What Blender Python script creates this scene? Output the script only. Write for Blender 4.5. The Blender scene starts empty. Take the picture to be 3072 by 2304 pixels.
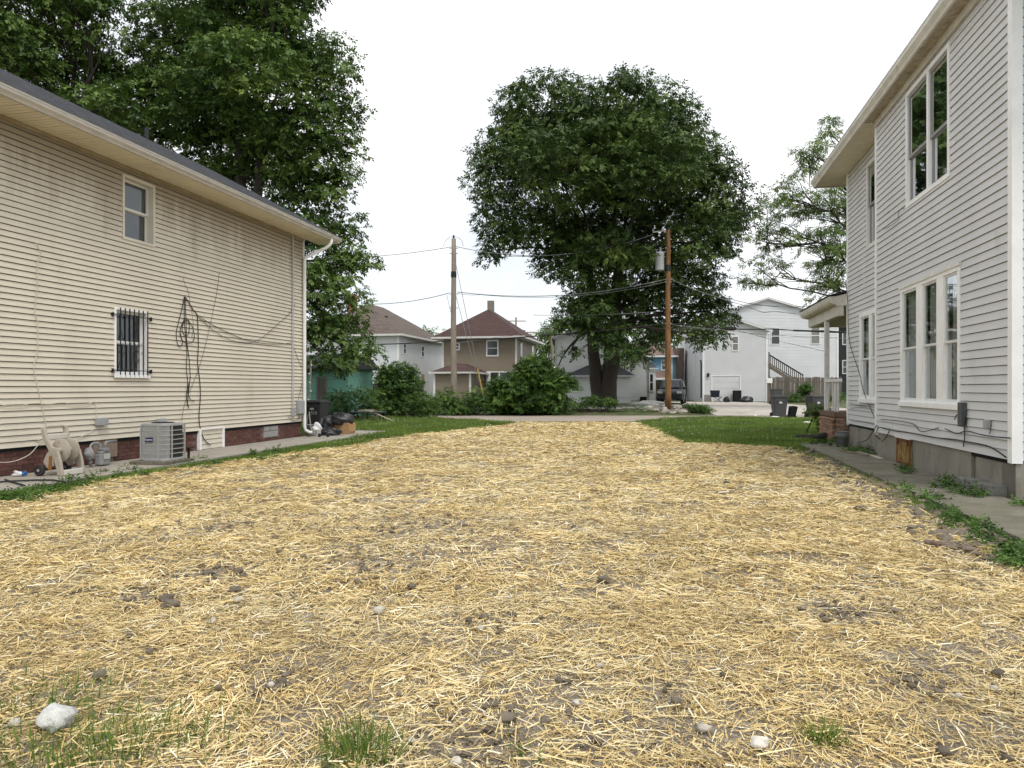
import bpy, bmesh, math, random
import numpy as np
from mathutils import Vector, Matrix

random.seed(7); rng = np.random.default_rng(11)
R = math.radians
scene = bpy.context.scene
COL = scene.collection

# ------------------------------------------------------------------ camera, sky, sun, exposure
cam_d = bpy.data.cameras.new('camera'); cam = bpy.data.objects.new('camera', cam_d); COL.objects.link(cam)
cam.location = (0, 0, 1.5); cam.rotation_euler = (R(90), 0, 0)
cam_d.sensor_width = 36; cam_d.lens = 24.96; cam_d.shift_y = 0.0036; cam_d.clip_end = 2000
scene.camera = cam

SUN_EL, SUN_AZ = R(58), R(155)          # azimuth clockwise from +Y: high, behind the camera's right shoulder
world = bpy.data.worlds.new('World'); scene.world = world; world.use_nodes = True
nt = world.node_tree; nt.nodes.clear()
w_out = nt.nodes.new('ShaderNodeOutputWorld'); w_bg = nt.nodes.new('ShaderNodeBackground')
sky = nt.nodes.new('ShaderNodeTexSky'); sky.sky_type = 'NISHITA'; sky.sun_disc = False
sky.sun_elevation = SUN_EL; sky.sun_rotation = SUN_AZ; sky.air_density = 1.0; sky.dust_density = 2.0
tc = nt.nodes.new('ShaderNodeTexCoord'); nz = nt.nodes.new('ShaderNodeTexNoise')
nz.inputs['Scale'].default_value = 2.2; nz.inputs['Detail'].default_value = 6; nz.inputs['Roughness'].default_value = .55
rp = nt.nodes.new('ShaderNodeValToRGB')
rp.color_ramp.elements[0].position = .38; rp.color_ramp.elements[0].color = (.62, .62, .62, 1)
rp.color_ramp.elements[1].position = .60; rp.color_ramp.elements[1].color = (1, 1, 1, 1)
mx = nt.nodes.new('ShaderNodeMix'); mx.data_type = 'RGBA'
mx.inputs[7].default_value = (9.7, 9.85, 9.95, 1)        # the cloud deck
w_bg.inputs['Strength'].default_value = 0.1
nt.links.new(tc.outputs['Generated'], nz.inputs['Vector']); nt.links.new(nz.outputs['Fac'], rp.inputs['Fac'])
nt.links.new(rp.outputs['Color'], mx.inputs[0]); nt.links.new(sky.outputs['Color'], mx.inputs[6])
nt.links.new(mx.outputs[2], w_bg.inputs['Color']); nt.links.new(w_bg.outputs['Background'], w_out.inputs['Surface'])

sun_d = bpy.data.lights.new('sun', 'SUN'); sun_o = bpy.data.objects.new('sun', sun_d); COL.objects.link(sun_o)
sun_d.energy = 1.3; sun_d.angle = R(14); sun_d.color = (1, .96, .9)
sdir = Vector((math.sin(SUN_AZ)*math.cos(SUN_EL), math.cos(SUN_AZ)*math.cos(SUN_EL), math.sin(SUN_EL)))
sun_o.rotation_euler = sdir.to_track_quat('Z', 'Y').to_euler(); sun_o.location = (0, -5, 30)

vs = scene.view_settings
vs.view_transform = 'Standard'; vs.look = 'None'; vs.exposure = 0.42; vs.gamma = 1; vs.use_curve_mapping = False
scene.cycles.use_denoising = True; scene.cycles.denoiser = 'OPENIMAGEDENOISE'; scene.cycles.denoising_input_passes = 'RGB_ALBEDO_NORMAL'; scene.cycles.denoising_prefilter = 'ACCURATE'
scene.cycles.max_bounces = 5; scene.cycles.diffuse_bounces = 3; scene.cycles.glossy_bounces = 2
scene.cycles.use_adaptive_sampling = True; scene.cycles.adaptive_threshold = .03
scene.cycles.transparent_max_bounces = 8; scene.cycles.transmission_bounces = 4
scene.cycles.sample_clamp_indirect = 6

# ------------------------------------------------------------------ survey: photo pixel -> place
K, U0, V0, H = 2130., 1536., 1163., 1.5
PSI = math.atan(459/2130.); CS, SN = math.cos(PSI), math.sin(PSI); UV = U0+459
def at(u, v, Z): return Vector(((u-U0)*Z/K, Z, H-(v-V0)*Z/K))
def gnd(u, v, z=0.): return at(u, v, K*(H-z)/(v-V0))
def lot(x, y, z=0.): return Vector((x*CS+y*SN, -x*SN+y*CS, z))       # the lot runs 12 degrees off the view axis
def tolot(p): return Vector((p[0]*CS-p[1]*SN, p[0]*SN+p[1]*CS, p[2]))
def wall(u, v, X):                                                    # a pixel on the house wall at lot x = X
    Z = K*X/CS/(u-UV); return Vector((X, (Z+X*SN)/CS, H-(v-V0)*Z/K))
def gz(y):                                                            # the ground climbs a little behind the alley
    t = min(max((y-38.5)/3.5, 0), 1); return .3*t*t*(3-2*t) + .05*min(max((y-42)/16, 0), 1)

# ------------------------------------------------------------------ materials
def _n(t, kind, **kw):
    n = t.nodes.new(kind)
    for k, v in kw.items(): n.inputs[k].default_value = v
    return n
MATS = {}
def mat(name, col, rough=.75, var=.12, scale=3., fine=0., bump=0., bscale=60., spec=.3, rnd=0., stretch=(1, 1, 1),
        col2=None, c2pos=(.5, .65), metal=0., coord='pos', coat=0., seed=0.):
    if name in MATS: return MATS[name]
    m = bpy.data.materials.new(name); MATS[name] = m; m.use_nodes = True; t = m.node_tree
    b = t.nodes['Principled BSDF']; L = t.links.new
    b.inputs['Roughness'].default_value = rough; b.inputs['Metallic'].default_value = metal
    b.inputs['Specular IOR Level'].default_value = spec
    if coat: b.inputs['Coat Weight'].default_value = coat; b.inputs['Coat Roughness'].default_value = .08
    if coord == 'pos': src = t.nodes.new('ShaderNodeNewGeometry').outputs['Position']
    else: src = t.nodes.new('ShaderNodeTexCoord').outputs['Object']
    mp = t.nodes.new('ShaderNodeMapping'); mp.inputs['Scale'].default_value = stretch; mp.inputs['Location'].default_value = (seed, seed*2.3, 0)
    L(src, mp.inputs['Vector']); vec = mp.outputs['Vector']
    n1 = _n(t, 'ShaderNodeTexNoise', Scale=scale, Detail=5., Roughness=.6); L(vec, n1.inputs['Vector'])
    c = Vector(col)
    mix = t.nodes.new('ShaderNodeMix'); mix.data_type = 'RGBA'
    mix.inputs[6].default_value = (*(c*(1-var)), 1); mix.inputs[7].default_value = (*[min(x, .98) for x in c*(1+var)], 1)
    rr = t.nodes.new('ShaderNodeMapRange'); rr.inputs[1].default_value = .3; rr.inputs[2].default_value = .7
    L(n1.outputs['Fac'], rr.inputs[0]); L(rr.outputs[0], mix.inputs[0]); out = mix.outputs[2]
    if col2:
        n2 = _n(t, 'ShaderNodeTexNoise', Scale=scale*1.7, Detail=8., Roughness=.65); 
        mp2 = t.nodes.new('ShaderNodeMapping'); mp2.inputs['Location'].default_value = (7.1, 3.3, 1.9); L(vec, mp2.inputs['Vector']); L(mp2.outputs[0], n2.inputs['Vector'])
        r2 = t.nodes.new('ShaderNodeMapRange'); r2.inputs[1].default_value, r2.inputs[2].default_value = c2pos
        L(n2.outputs['Fac'], r2.inputs[0])
        mm = t.nodes.new('ShaderNodeMix'); mm.data_type = 'RGBA'; L(r2.outputs[0], mm.inputs[0]); L(out, mm.inputs[6]); mm.inputs[7].default_value = (*col2, 1); out = mm.outputs[2]
    if fine:
        n3 = _n(t, 'ShaderNodeTexNoise', Scale=bscale, Detail=3.); L(vec, n3.inputs['Vector'])
        r3 = t.nodes.new('ShaderNodeMapRange'); r3.inputs[1].default_value = .25; r3.inputs[2].default_value = .75; r3.inputs[3].default_value = 1-fine; r3.inputs[4].default_value = 1+fine
        L(n3.outputs['Fac'], r3.inputs[0])
        h = t.nodes.new('ShaderNodeHueSaturation'); L(out, h.inputs['Color']); L(r3.outputs[0], h.inputs['Value']); out = h.outputs[0]
    if rnd:
        oi = t.nodes.new('ShaderNodeObjectInfo'); r4 = t.nodes.new('ShaderNodeMapRange'); r4.inputs[3].default_value = 1-rnd; r4.inputs[4].default_value = 1+rnd
        L(oi.outputs['Random'], r4.inputs[0]); h = t.nodes.new('ShaderNodeHueSaturation'); L(out, h.inputs['Color']); L(r4.outputs[0], h.inputs['Value']); out = h.outputs[0]
    L(out, b.inputs['Base Color'])
    if bump:
        nb = _n(t, 'ShaderNodeTexNoise', Scale=bscale, Detail=6., Roughness=.7); L(vec, nb.inputs['Vector'])
        bp = _n(t, 'ShaderNodeBump', Strength=bump, Distance=.02); L(nb.outputs['Fac'], bp.inputs['Height']); L(bp.outputs[0], b.inputs['Normal'])
    return m

def tint_mat(name, stops, rough=.6, trans=0., spec=.25, patch=None):
    """leaf, grass and straw colour: each piece carries its own 'tint' value"""
    m = bpy.data.materials.new(name); MATS[name] = m; m.use_nodes = True; t = m.node_tree; L = t.links.new
    b = t.nodes['Principled BSDF']; b.inputs['Roughness'].default_value = rough; b.inputs['Specular IOR Level'].default_value = spec
    a = t.nodes.new('ShaderNodeAttribute'); a.attribute_name = 'tint'
    rp = t.nodes.new('ShaderNodeValToRGB'); e = rp.color_ramp.elements
    while len(e) < len(stops): e.new(.5)
    for i, (p, c) in enumerate(stops): e[i].position = p; e[i].color = (*c, 1)
    L(a.outputs['Fac'], rp.inputs['Fac']); out = rp.outputs['Color']
    if patch:
        g = t.nodes.new('ShaderNodeNewGeometry'); n = _n(t, 'ShaderNodeTexNoise', Scale=patch[0], Detail=3.); L(g.outputs['Position'], n.inputs['Vector'])
        r = t.nodes.new('ShaderNodeMapRange'); r.inputs[1].default_value = .3; r.inputs[2].default_value = .7; r.inputs[3].default_value = 1-patch[1]; r.inputs[4].default_value = 1+patch[1]
        L(n.outputs['Fac'], r.inputs[0]); h = t.nodes.new('ShaderNodeHueSaturation'); L(out, h.inputs['Color']); L(r.outputs[0], h.inputs['Value']); out = h.outputs[0]
    L(out, b.inputs['Base Color'])
    if trans:
        tr = t.nodes.new('ShaderNodeBsdfTranslucent'); ms = t.nodes.new('ShaderNodeMixShader'); ms.inputs[0].default_value = trans
        L(out, tr.inputs['Color']); L(b.outputs[0], ms.inputs[1]); L(tr.outputs[0], ms.inputs[2]); L(ms.outputs[0], t.nodes['Material Output'].inputs['Surface'])
    return m

def glass_mat(name, tintc=(.75, .8, .8), refl=1.0):
    m = bpy.data.materials.new(name); MATS[name] = m; m.use_nodes = True; t = m.node_tree; t.nodes.clear(); L = t.links.new
    o = t.nodes.new('ShaderNodeOutputMaterial'); tr = t.nodes.new('ShaderNodeBsdfTransparent'); gl = t.nodes.new('ShaderNodeBsdfGlossy')
    tr.inputs[0].default_value = (*tintc, 1); gl.inputs['Roughness'].default_value = .02; gl.inputs[0].default_value = (.9, .93, .95, 1)
    fr = t.nodes.new('ShaderNodeFresnel'); fr.inputs[0].default_value = 1.55
    ma = t.nodes.new('ShaderNodeMath'); ma.operation = 'MULTIPLY_ADD'; ma.inputs[1].default_value = refl; ma.inputs[2].default_value = .06; L(fr.outputs[0], ma.inputs[0])
    nb = _n(t, 'ShaderNodeTexNoise', Scale=3.); bp = _n(t, 'ShaderNodeBump', Strength=.06, Distance=.01); L(nb.outputs[0], bp.inputs['Height']); L(bp.outputs[0], gl.inputs['Normal'])
    ms = t.nodes.new('ShaderNodeMixShader'); L(ma.outputs[0], ms.inputs[0]); L(tr.outputs[0], ms.inputs[1]); L(gl.outputs[0], ms.inputs[2]); L(ms.outputs[0], o.inputs[0])
    return m

# ------------------------------------------------------------------ mesh building
class MB:
    def __init__(s): s.v = []; s.f = []
    def add(s, vs, fs):
        o = len(s.v); s.v += [tuple(p) for p in vs]; s.f += [tuple(i+o for i in f) for f in fs]; return s
    def hexa(s, p):                                    # 8 corners, bottom loop then top loop
        return s.add(p, [(0, 3, 2, 1), (4, 5, 6, 7), (0, 1, 5, 4), (1, 2, 6, 5), (2, 3, 7, 6), (3, 0, 4, 7)])
    def box(s, x0, x1, y0, y1, z0, z1, T=None):
        p = [(x0, y0, z0), (x1, y0, z0), (x1, y1, z0), (x0, y1, z0), (x0, y0, z1), (x1, y0, z1), (x1, y1, z1), (x0, y1, z1)]
        if T: p = [T(*q) for q in p]
        return s.hexa(p)
    def bar(s, a, b, w, h=None, up=(0, 0, 1)):          # a straight rectangular bar between two points
        a, b = Vector(a), Vector(b); d = (b-a).normalized(); h = h or w
        r = d.cross(Vector(up)); r = r.normalized() if r.length > 1e-5 else Vector((1, 0, 0)); q = r.cross(d)
        p = []
        for c in (a, b): p += [c-r*w/2-q*h/2, c+r*w/2-q*h/2, c+r*w/2+q*h/2, c-r*w/2+q*h/2]
        return s.hexa(p)
    def prism(s, A, B):                                # two matching loops
        n = len(A); return s.add(list(A)+list(B), [tuple(range(n-1, -1, -1)), tuple(range(n, 2*n))]+[(i, (i+1) % n, n+(i+1) % n, n+i) for i in range(n)])
    def tube(s, pts, rad, n=8, cap=True):
        pts = [Vector(p) for p in pts]; m = len(pts); rad = rad if hasattr(rad, '__len__') else [rad]*m
        base = len(s.v); ref = None
        for i, p in enumerate(pts):
            d = (pts[min(i+1, m-1)]-pts[max(i-1, 0)]); d = d.normalized() if d.length > 1e-9 else Vector((0, 0, 1))
            if ref is None: ref = d.orthogonal().normalized()
            ref = (ref-d*ref.dot(d)); ref = ref.normalized() if ref.length > 1e-6 else d.orthogonal().normalized()
            q = d.cross(ref)
            for k in range(n):
                a = 2*math.pi*k/n; s.v.append(tuple(p+(ref*math.cos(a)+q*math.sin(a))*rad[i]))
        for i in range(m-1):
            for k in range(n):
                s.f.append((base+i*n+k, base+i*n+(k+1) % n, base+(i+1)*n+(k+1) % n, base+(i+1)*n+k))
        if cap:
            s.f.append(tuple(base+k for k in range(n-1, -1, -1))); s.f.append(tuple(base+(m-1)*n+k for k in range(n)))
        return s
    def lathe(s, prof, c=(0, 0, 0), n=20, T=None):
        base = len(s.v); m = len(prof)
        for r, z in prof:
            for k in range(n):
                a = 2*math.pi*k/n; p = (c[0]+r*math.cos(a), c[1]+r*math.sin(a), c[2]+z)
                s.v.append(tuple(T(*p)) if T else p)
        for i in range(m-1):
            for k in range(n): s.f.append((base+i*n+k, base+i*n+(k+1) % n, base+(i+1)*n+(k+1) % n, base+(i+1)*n+k))
        if prof[0][0] > 1e-4: s.f.append(tuple(base+k for k in range(n-1, -1, -1)))
        if prof[-1][0] > 1e-4: s.f.append(tuple(base+(m-1)*n+k for k in range(n)))
        return s
    def blob(s, c, r, seed=0, rough=.15, n=12, m=9, flat=0.):   # an uneven lump
        g = random.Random(seed); ph = [(g.uniform(1, 4), g.uniform(1, 4), g.uniform(0, 6), g.uniform(.4, 1)) for _ in range(5)]
        base = len(s.v)
        for i in range(m+1):
            th = math.pi*i/m
            for k in range(n):
                a = 2*math.pi*k/n; d = Vector((math.sin(th)*math.cos(a), math.sin(th)*math.sin(a), math.cos(th)))
                q = 1+rough*sum(w*math.sin(f1*d.x*2+p+f2*d.z*2+f1*d.y*1.7) for f1, f2, p, w in ph)/2
                z = d.z*r[2]*q
                if flat and z < -flat*r[2]: z = -flat*r[2]
                s.v.append((c[0]+d.x*r[0]*q, c[1]+d.y*r[1]*q, c[2]+z))
        for i in range(m):
            for k in range(n): s.f.append((base+i*n+k, base+(i+1)*n+k, base+(i+1)*n+(k+1) % n, base+i*n+(k+1) % n))
        return s
    def mesh(s, name, m, smooth=False):
        me = bpy.data.meshes.new(name); me.from_pydata(s.v, [], s.f); me.materials.append(m); me.update()
        if smooth: me.polygons.foreach_set('use_smooth', [True]*len(me.polygons))
        return me
    def build(s, name, m, parent=None, smooth=False, loc=None, bevel=0., weld=False):
        o = bpy.data.objects.new(name, s.mesh(name, m, smooth)); COL.objects.link(o)
        if parent is not None:
            o.parent = parent
            if parent.name in OFF: o.location = -OFF[parent.name]
        if loc is not None: o.location = loc
        if weld:
            w = o.modifiers.new('weld', 'WELD'); w.merge_threshold = .0005
        if bevel:
            b = o.modifiers.new('bevel', 'BEVEL'); b.width = bevel; b.segments = 2; b.limit_method = 'ANGLE'
        return o
OFF = {}
def tag(o, label=None, cat=None, group=None, kind=None):
    for k, v in (('label', label), ('category', cat), ('group', group), ('kind', kind)):
        if v: o[k] = v
    return o
def thing(name, label, cat, base=(0, 0, 0), rz=0., group=None, lotbase=None):
    o = bpy.data.objects.new(name, None); COL.objects.link(o); o.empty_display_size = .2
    if lotbase is not None:
        o.location = lot(*lotbase); o.rotation_euler = (0, 0, -PSI); OFF[o.name] = Vector(lotbase)
    else: o.location = base; o.rotation_euler = (0, 0, rz)
    return tag(o, label, cat, group)
def link_copy(me, name, parent, loc, rot=None):
    o = bpy.data.objects.new(name, me); COL.objects.link(o); o.parent = parent; o.location = loc
    if rot: o.rotation_euler = rot
    return o
def quads_mesh(name, P, tint, m):
    """P: (n, 4, 3) quads; tint: (n,)"""
    n = len(P); me = bpy.data.meshes.new(name)
    me.vertices.add(4*n); me.vertices.foreach_set('co', np.ascontiguousarray(P, dtype=np.float32).ravel())
    me.loops.add(4*n); me.loops.foreach_set('vertex_index', np.arange(4*n, dtype=np.int32))
    me.polygons.add(n); me.polygons.foreach_set('loop_start', np.arange(0, 4*n, 4, dtype=np.int32))
    a = me.attributes.new('tint', 'FLOAT', 'FACE'); a.data.foreach_set('value', np.asarray(tint, dtype=np.float32))
    me.materials.append(m); me.update(calc_edges=True); return me
def obj_of(me, name, parent=None):
    o = bpy.data.objects.new(name, me); COL.objects.link(o)
    if parent is not None:
        o.parent = parent
        if parent.name in OFF: o.location = -OFF[parent.name]
    return o
def catenary(a, b, sag, n=14):
    a, b = Vector(a), Vector(b); return [a.lerp(b, i/n)-Vector((0, 0, sag*4*(i/n)*(1-i/n))) for i in range(n+1)]
def inside(poly, x, y):
    poly = np.asarray(poly, float); r = np.zeros(len(x), bool); j = len(poly)-1
    for i in range(len(poly)):
        xi, yi = poly[i]; xj, yj = poly[j]
        c = ((yi > y) != (yj > y)) & (x < (xj-xi)*(y-yi)/(yj-yi+1e-12)+xi); r ^= c; j = i
    return r
_tab = rng.random((256, 256))
def vnoise(x, y):
    xi = np.floor(x).astype(int); yi = np.floor(y).astype(int); fx = x-xi; fy = y-yi; fx = fx*fx*(3-2*fx); fy = fy*fy*(3-2*fy)
    g = lambda a, b: _tab[a % 256, b % 256]
    return (g(xi, yi)*(1-fx)+g(xi+1, yi)*fx)*(1-fy)+(g(xi, yi+1)*(1-fx)+g(xi+1, yi+1)*fx)*fy
def fnoise(x, y): return .55*vnoise(x, y)+.3*vnoise(x*2.1+9, y*2.1+4)+.15*vnoise(x*4.3+3, y*4.3+8)
def norm(a): return a/np.maximum(np.linalg.norm(a, axis=-1, keepdims=True), 1e-9)

# the palette
m_beige = mat('beige_vinyl', (.655, .60, .495), rough=.55, var=.05, scale=.8, col2=(.57, .51, .41), c2pos=(.55, .8), stretch=(1, 1, .35))
m_soffit = mat('cream_soffit', (.76, .68, .52), rough=.6, var=.06, scale=2)  # cream tinted brighter to show light bounced up under the eave
m_gutter_t = mat('taupe_gutter', (.50, .46, .41), rough=.45, var=.12, scale=3, stretch=(1, 1, 3))
m_white = mat('white_trim', (.86, .86, .855), rough=.45, var=.05, scale=4)
m_whiteold = mat('weathered_white_paint', (.70, .69, .66), rough=.6, var=.1, scale=6, col2=(.42, .40, .36), c2pos=(.62, .72), bump=.2)
m_grey = mat('grey_vinyl', (.615, .615, .62), rough=.55, var=.05, scale=1.1, col2=(.53, .525, .52), c2pos=(.55, .8), stretch=(1, 1, .5))
m_cream = mat('cream_gutter', (.62, .59, .53), rough=.5, var=.12, scale=2.5, col2=(.38, .32, .25), c2pos=(.6, .75))
m_dark = mat('dark_inside', (.012, .013, .015), rough=.9, var=.1)
m_brick = mat('brown_brick', (.135, .062, .05), rough=.85, var=.2, scale=9, rnd=.28, bump=.4, bscale=90)
m_mortar = mat('mortar', (.20, .15, .135), rough=.95, var=.2, scale=12, bump=.3)
m_conc = mat('walk_concrete', (.34, .312, .268), rough=.9, var=.12, scale=2.2, fine=.08, bump=.25, bscale=70, col2=(.26, .24, .20), c2pos=(.55, .72))
m_mossconc = mat('mossy_concrete', (.165, .155, .115), rough=.95, var=.2, scale=1.6, fine=.12, bump=.35, bscale=60, col2=(.22, .205, .17), c2pos=(.5, .66))
m_found = mat('foundation_concrete', (.25, .235, .20), rough=.95, var=.18, scale=1.4, fine=.08, bump=.25, bscale=40, col2=(.17, .155, .12), c2pos=(.52, .68), stretch=(1, 1, .5))
m_shingle = mat('grey_shingle', (.20, .205, .22), rough=.95, var=.25, scale=5, fine=.25, bscale=120, bump=.4)
m_blk = mat('black_metal', (.02, .02, .022), rough=.5, var=.15)
m_wire = mat('black_wire', (.025, .024, .024), rough=.6, var=.1)
m_wiregrey = mat('grey_wire', (.10, .095, .09), rough=.6, var=.1)
m_wirewhite = mat('cream_cable', (.60, .55, .47), rough=.6, var=.08)
m_glass = glass_mat('window_glass', (.86, .89, .89), .5)
m_glassdark = glass_mat('dark_window_glass', (.5, .54, .56), .8)
m_curtain = mat('sheer_curtain', (.50, .50, .48), rough=.9, var=.15, scale=14, stretch=(1, 1, .1))  # cloth made paler so the panes get the whiteness of reflected sky
m_screen = mat('insect_screen', (.13, .135, .14), rough=.9, var=.12, scale=4)
m_sash = mat('old_sash', (.66, .66, .64), rough=.55, var=.08, scale=6)
m_darksash = mat('dark_sash', (.26, .26, .265), rough=.5, var=.08)
# ================================================================== the setting: ground, alley, drive, walks
YL = [-40, -10, 0, 10, 20, 30, 36, 38.5]+[38.5+.35*i for i in range(1, 11)]+[46, 50, 54, 58, 66, 80, 110, 160, 260, 700]
def sheet(name, x0, x1, ya, yb, m, dz, nx=2):
    ys = [ya]+[y for y in YL if ya < y < yb]+[yb]; b = MB()
    for y in ys:
        for i in range(nx):
            l, r = (x0(y) if callable(x0) else x0), (x1(y) if callable(x1) else x1); b.v.append((l+(r-l)*i/(nx-1), y, gz(y)+dz))
    for j in range(len(ys)-1):
        for i in range(nx-1): b.f.append((j*nx+i, j*nx+i+1, (j+1)*nx+i+1, (j+1)*nx+i))
    return tag(b.build(name, m), kind='structure')
m_ground = mat('yard_soil_and_turf', (.075, .10, .035), rough=.95, var=.3, scale=.8, fine=.3, bscale=25, col2=(.17, .13, .09), c2pos=(.5, .62), bump=.5)
m_alley = mat('alley_gravel', (.37, .315, .26), rough=.95, var=.14, scale=1.2, fine=.15, bscale=30, col2=(.24, .195, .155), c2pos=(.52, .7), bump=.4, stretch=(.35, 1, 1))
m_drive = mat('pale_gravel_drive', (.50, .46, .41), rough=.95, var=.15, scale=.9, fine=.12, bscale=22, col2=(.33, .29, .25), c2pos=(.55, .7), bump=.4, stretch=(.5, 1, 1))
m_dirt = mat('dry_soil', (.275, .235, .185), rough=.97, var=.25, scale=5, fine=.35, bscale=75, bump=1., col2=(.38, .335, .27), c2pos=(.5, .62))
m_turf = mat('turf_soil', (.07, .115, .028), rough=.95, var=.3, scale=3, fine=.3, bscale=60, col2=(.12, .10, .05), c2pos=(.55, .7))
sheet('ground', -320, 320, -40, 700, m_ground, 0)
sheet('alley', -90, 90, 31.6, 38.0, m_alley, .006)
sheet('driveway', lambda y: 11.0+(y-38)*.07, lambda y: 19.5, 38.05, 57.4, m_drive, .012)
sheet('parking_strip', 2.5, 10.2, 41.2, 44.6, mat('grey_gravel', (.27, .26, .24), rough=.95, var=.15, scale=1, fine=.15, bscale=25), .012)

P2 = lambda u, v: tuple(gnd(u, v)[:2])
L2 = lambda x, y: tuple(lot(x, y)[:2])
STRAW = [L2(-8.3, -3), L2(-8.3, 8.4), P2(333, 1444), P2(600, 1402), P2(889, 1361), P2(1042, 1340), P2(1250, 1306), P2(1500, 1279), P2(1560, 1269), P2(1920, 1269), P2(1965, 1288), P2(2055, 1333),
         P2(2200, 1337), P2(2361, 1347), P2(2486, 1389), P2(2620, 1452), P2(2778, 1542), P2(2940, 1630), P2(3072, 1712), L2(2.95, 4), L2(3.1, -3)]
LAWN_L = [L2(-8.95, -2), L2(-8.95, 22.2), L2(-10.5, 22.2), L2(-10.5, 19.6), L2(-19, 19.6), L2(-24, 33), P2(1100, 1254), P2(1310, 1257), P2(1430, 1264), P2(1545, 1273)]+[STRAW[i] for i in (7, 6, 5, 4, 3, 2, 1, 0)]
LAWN_R = [P2(1905, 1268), P2(2000, 1258), P2(2110, 1253), P2(2478, 1258), L2(5.6, 22.8), L2(4.4, 20.3), L2(3.3, 19.0), P2(2430, 1356), P2(2361, 1347), P2(2200, 1337), P2(2055, 1333), P2(1965, 1288)]
def flat_poly(name, poly, m, z):
    b = MB(); b.add([(x, y, z) for x, y in poly], [tuple(range(len(poly)))]); o = b.build(name, m)
    bm = bmesh.new(); bm.from_mesh(o.data); bmesh.ops.triangulate(bm, faces=bm.faces[:]); bm.to_mesh(o.data); bm.free()
    return tag(o, kind='structure')
flat_poly('lawn', LAWN_L, m_turf, .011)
flat_poly('lawn', LAWN_R, m_turf, .011)

# the seeded lot: bare soil with low humps
def bed_h(x, y):
    h = .055*np.clip(fnoise(x*.9+5, y*.9)-.42, 0, 1)+.05*np.clip(fnoise(x*2.6, y*2.6+7)-.5, 0, 1)
    return .016+h
g = .14; X0, Y0_, NX, NY = -13., -2.5, 155, 238
gx = X0+g*np.arange(NX); gy = Y0_+g*np.arange(NY); GX, GY = np.meshgrid(gx, gy); GZ = bed_h(GX, GY)
ins = inside(STRAW, GX.ravel(), GY.ravel()).reshape(GX.shape)
GZ = np.where(ins, GZ, .002)
b = MB(); b.v = list(zip(GX.ravel().tolist(), GY.ravel().tolist(), GZ.ravel().tolist()))
for j in range(NY-1):
    for i in range(NX-1):
        if ins[j, i] or ins[j, i+1] or ins[j+1, i] or ins[j+1, i+1]: b.f.append((j*NX+i, j*NX+i+1, (j+1)*NX+i+1, (j+1)*NX+i))
tag(b.build('bare_soil', m_dirt, smooth=True), kind='structure')

# straw, stalk by stalk
m_straw = tint_mat('straw', [(0, (.24, .165, .07)), (.18, (.46, .325, .13)), (.45, (.69, .52, .225)), (.78, (.83, .69, .375)), (1., (.90, .84, .64))], rough=.5, patch=(1.1, .14), spec=.3)
BARE = [(gnd(u, v), r) for u, v, r in ((1430, 2225, .22), (1560, 2200, .17), (1770, 2230, .20), (1900, 2215, .14), (1100, 1710, .42), (1190, 1690, .35), (620, 1735, .32), (720, 1725, .25), (250, 2090, .20), (300, 2100, .15), (2560, 1860, .25), (2470, 1830, .25), (2740, 2060, .17), (2700, 1990, .2), (1300, 1590, .42), (1220, 1600, .4), (1480, 1880, .17), (820, 2060, .15), (2330, 2255, .18), (2230, 2250, .15), (2450, 1440, .5), (2560, 1480, .35), (2680, 1530, .3), (2640, 1500, .4), (2800, 1640, .2), (2950, 1690, .25), (900, 1860, .2), (420, 1810, .2), (1660, 2055, .16), (2000, 2080, .15), (1700, 1600, .3), (690, 1590, .4), (1350, 2260, .2), (2900, 2250, .16), (3010, 2200, .2), (1800, 1790, .3), (1000, 2000, .2), (2950, 1950, .22), (880, 2150, .15))]
def bare(x, y):
    q = np.zeros(len(x)); w = .6+.8*fnoise(x*6, y*6+3)
    for c, r in BARE: q = np.maximum(q, .66*np.exp(-(((x-c.x)/(r*1.25))**2+((y-c.y)/r)**2)*w))
    return q
def straw_band(y0, y1, per, wid, ln, thr):
    xm = .80*y1+2; n = int(per*(2*xm)*(y1-y0)); x = rng.uniform(-xm, xm, n); y = rng.uniform(y0, y1, n)
    k = (np.abs(x) < .78*y+1.2) & inside(STRAW, x, y)
    d = fnoise(x*2.6+3, y*2.6+11)*.7+fnoise(x*.6, y*.6+2)*.3
    k &= rng.random(n) < np.clip((d-thr)*6+.30, .30, 1.)
    x, y, d = x[k], y[k], d[k]; k = rng.random(len(x)) > bare(x, y); x, y, d = x[k], y[k], d[k]; n = len(x)
    th = (fnoise(x*.9+20, y*.9)-.5)*7+rng.normal(0, .95, n)
    l = ln*np.minimum(rng.lognormal(-.25, .5, n), 1.9); w = wid*rng.uniform(.5, 1.35, n)
    tl = rng.normal(0, .10, n)+(rng.random(n) < (.04 if y1 < 9 else .015))*rng.uniform(.15, .5, n)
    hump = np.clip(fnoise(x*3.1+2, y*3.1)-.55, 0, 1)*.16
    c = np.stack([x, y, bed_h(x, y)+rng.random(n)**1.6*.028+hump*rng.random(n)+np.abs(np.sin(tl))*l*.4], 1)
    t = np.stack([np.cos(th)*np.cos(tl), np.sin(th)*np.cos(tl), np.sin(tl)], 1)*(l/2)[:, None]
    roll = rng.normal(0, .5, n); sd = np.stack([-np.sin(th)*np.cos(roll), np.cos(th)*np.cos(roll), np.sin(roll)], 1)*(w/2)[:, None]
    P = np.stack([c-t-sd, c-t+sd, c+t+sd*.8, c+t-sd*.8], 1)
    tint = np.clip(rng.normal(.58, .24, n)+(fnoise(x*1.1+40, y*1.1)-.5)*.45-.35*(rng.random(n) < .12), 0, 1)
    return P, tint
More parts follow.
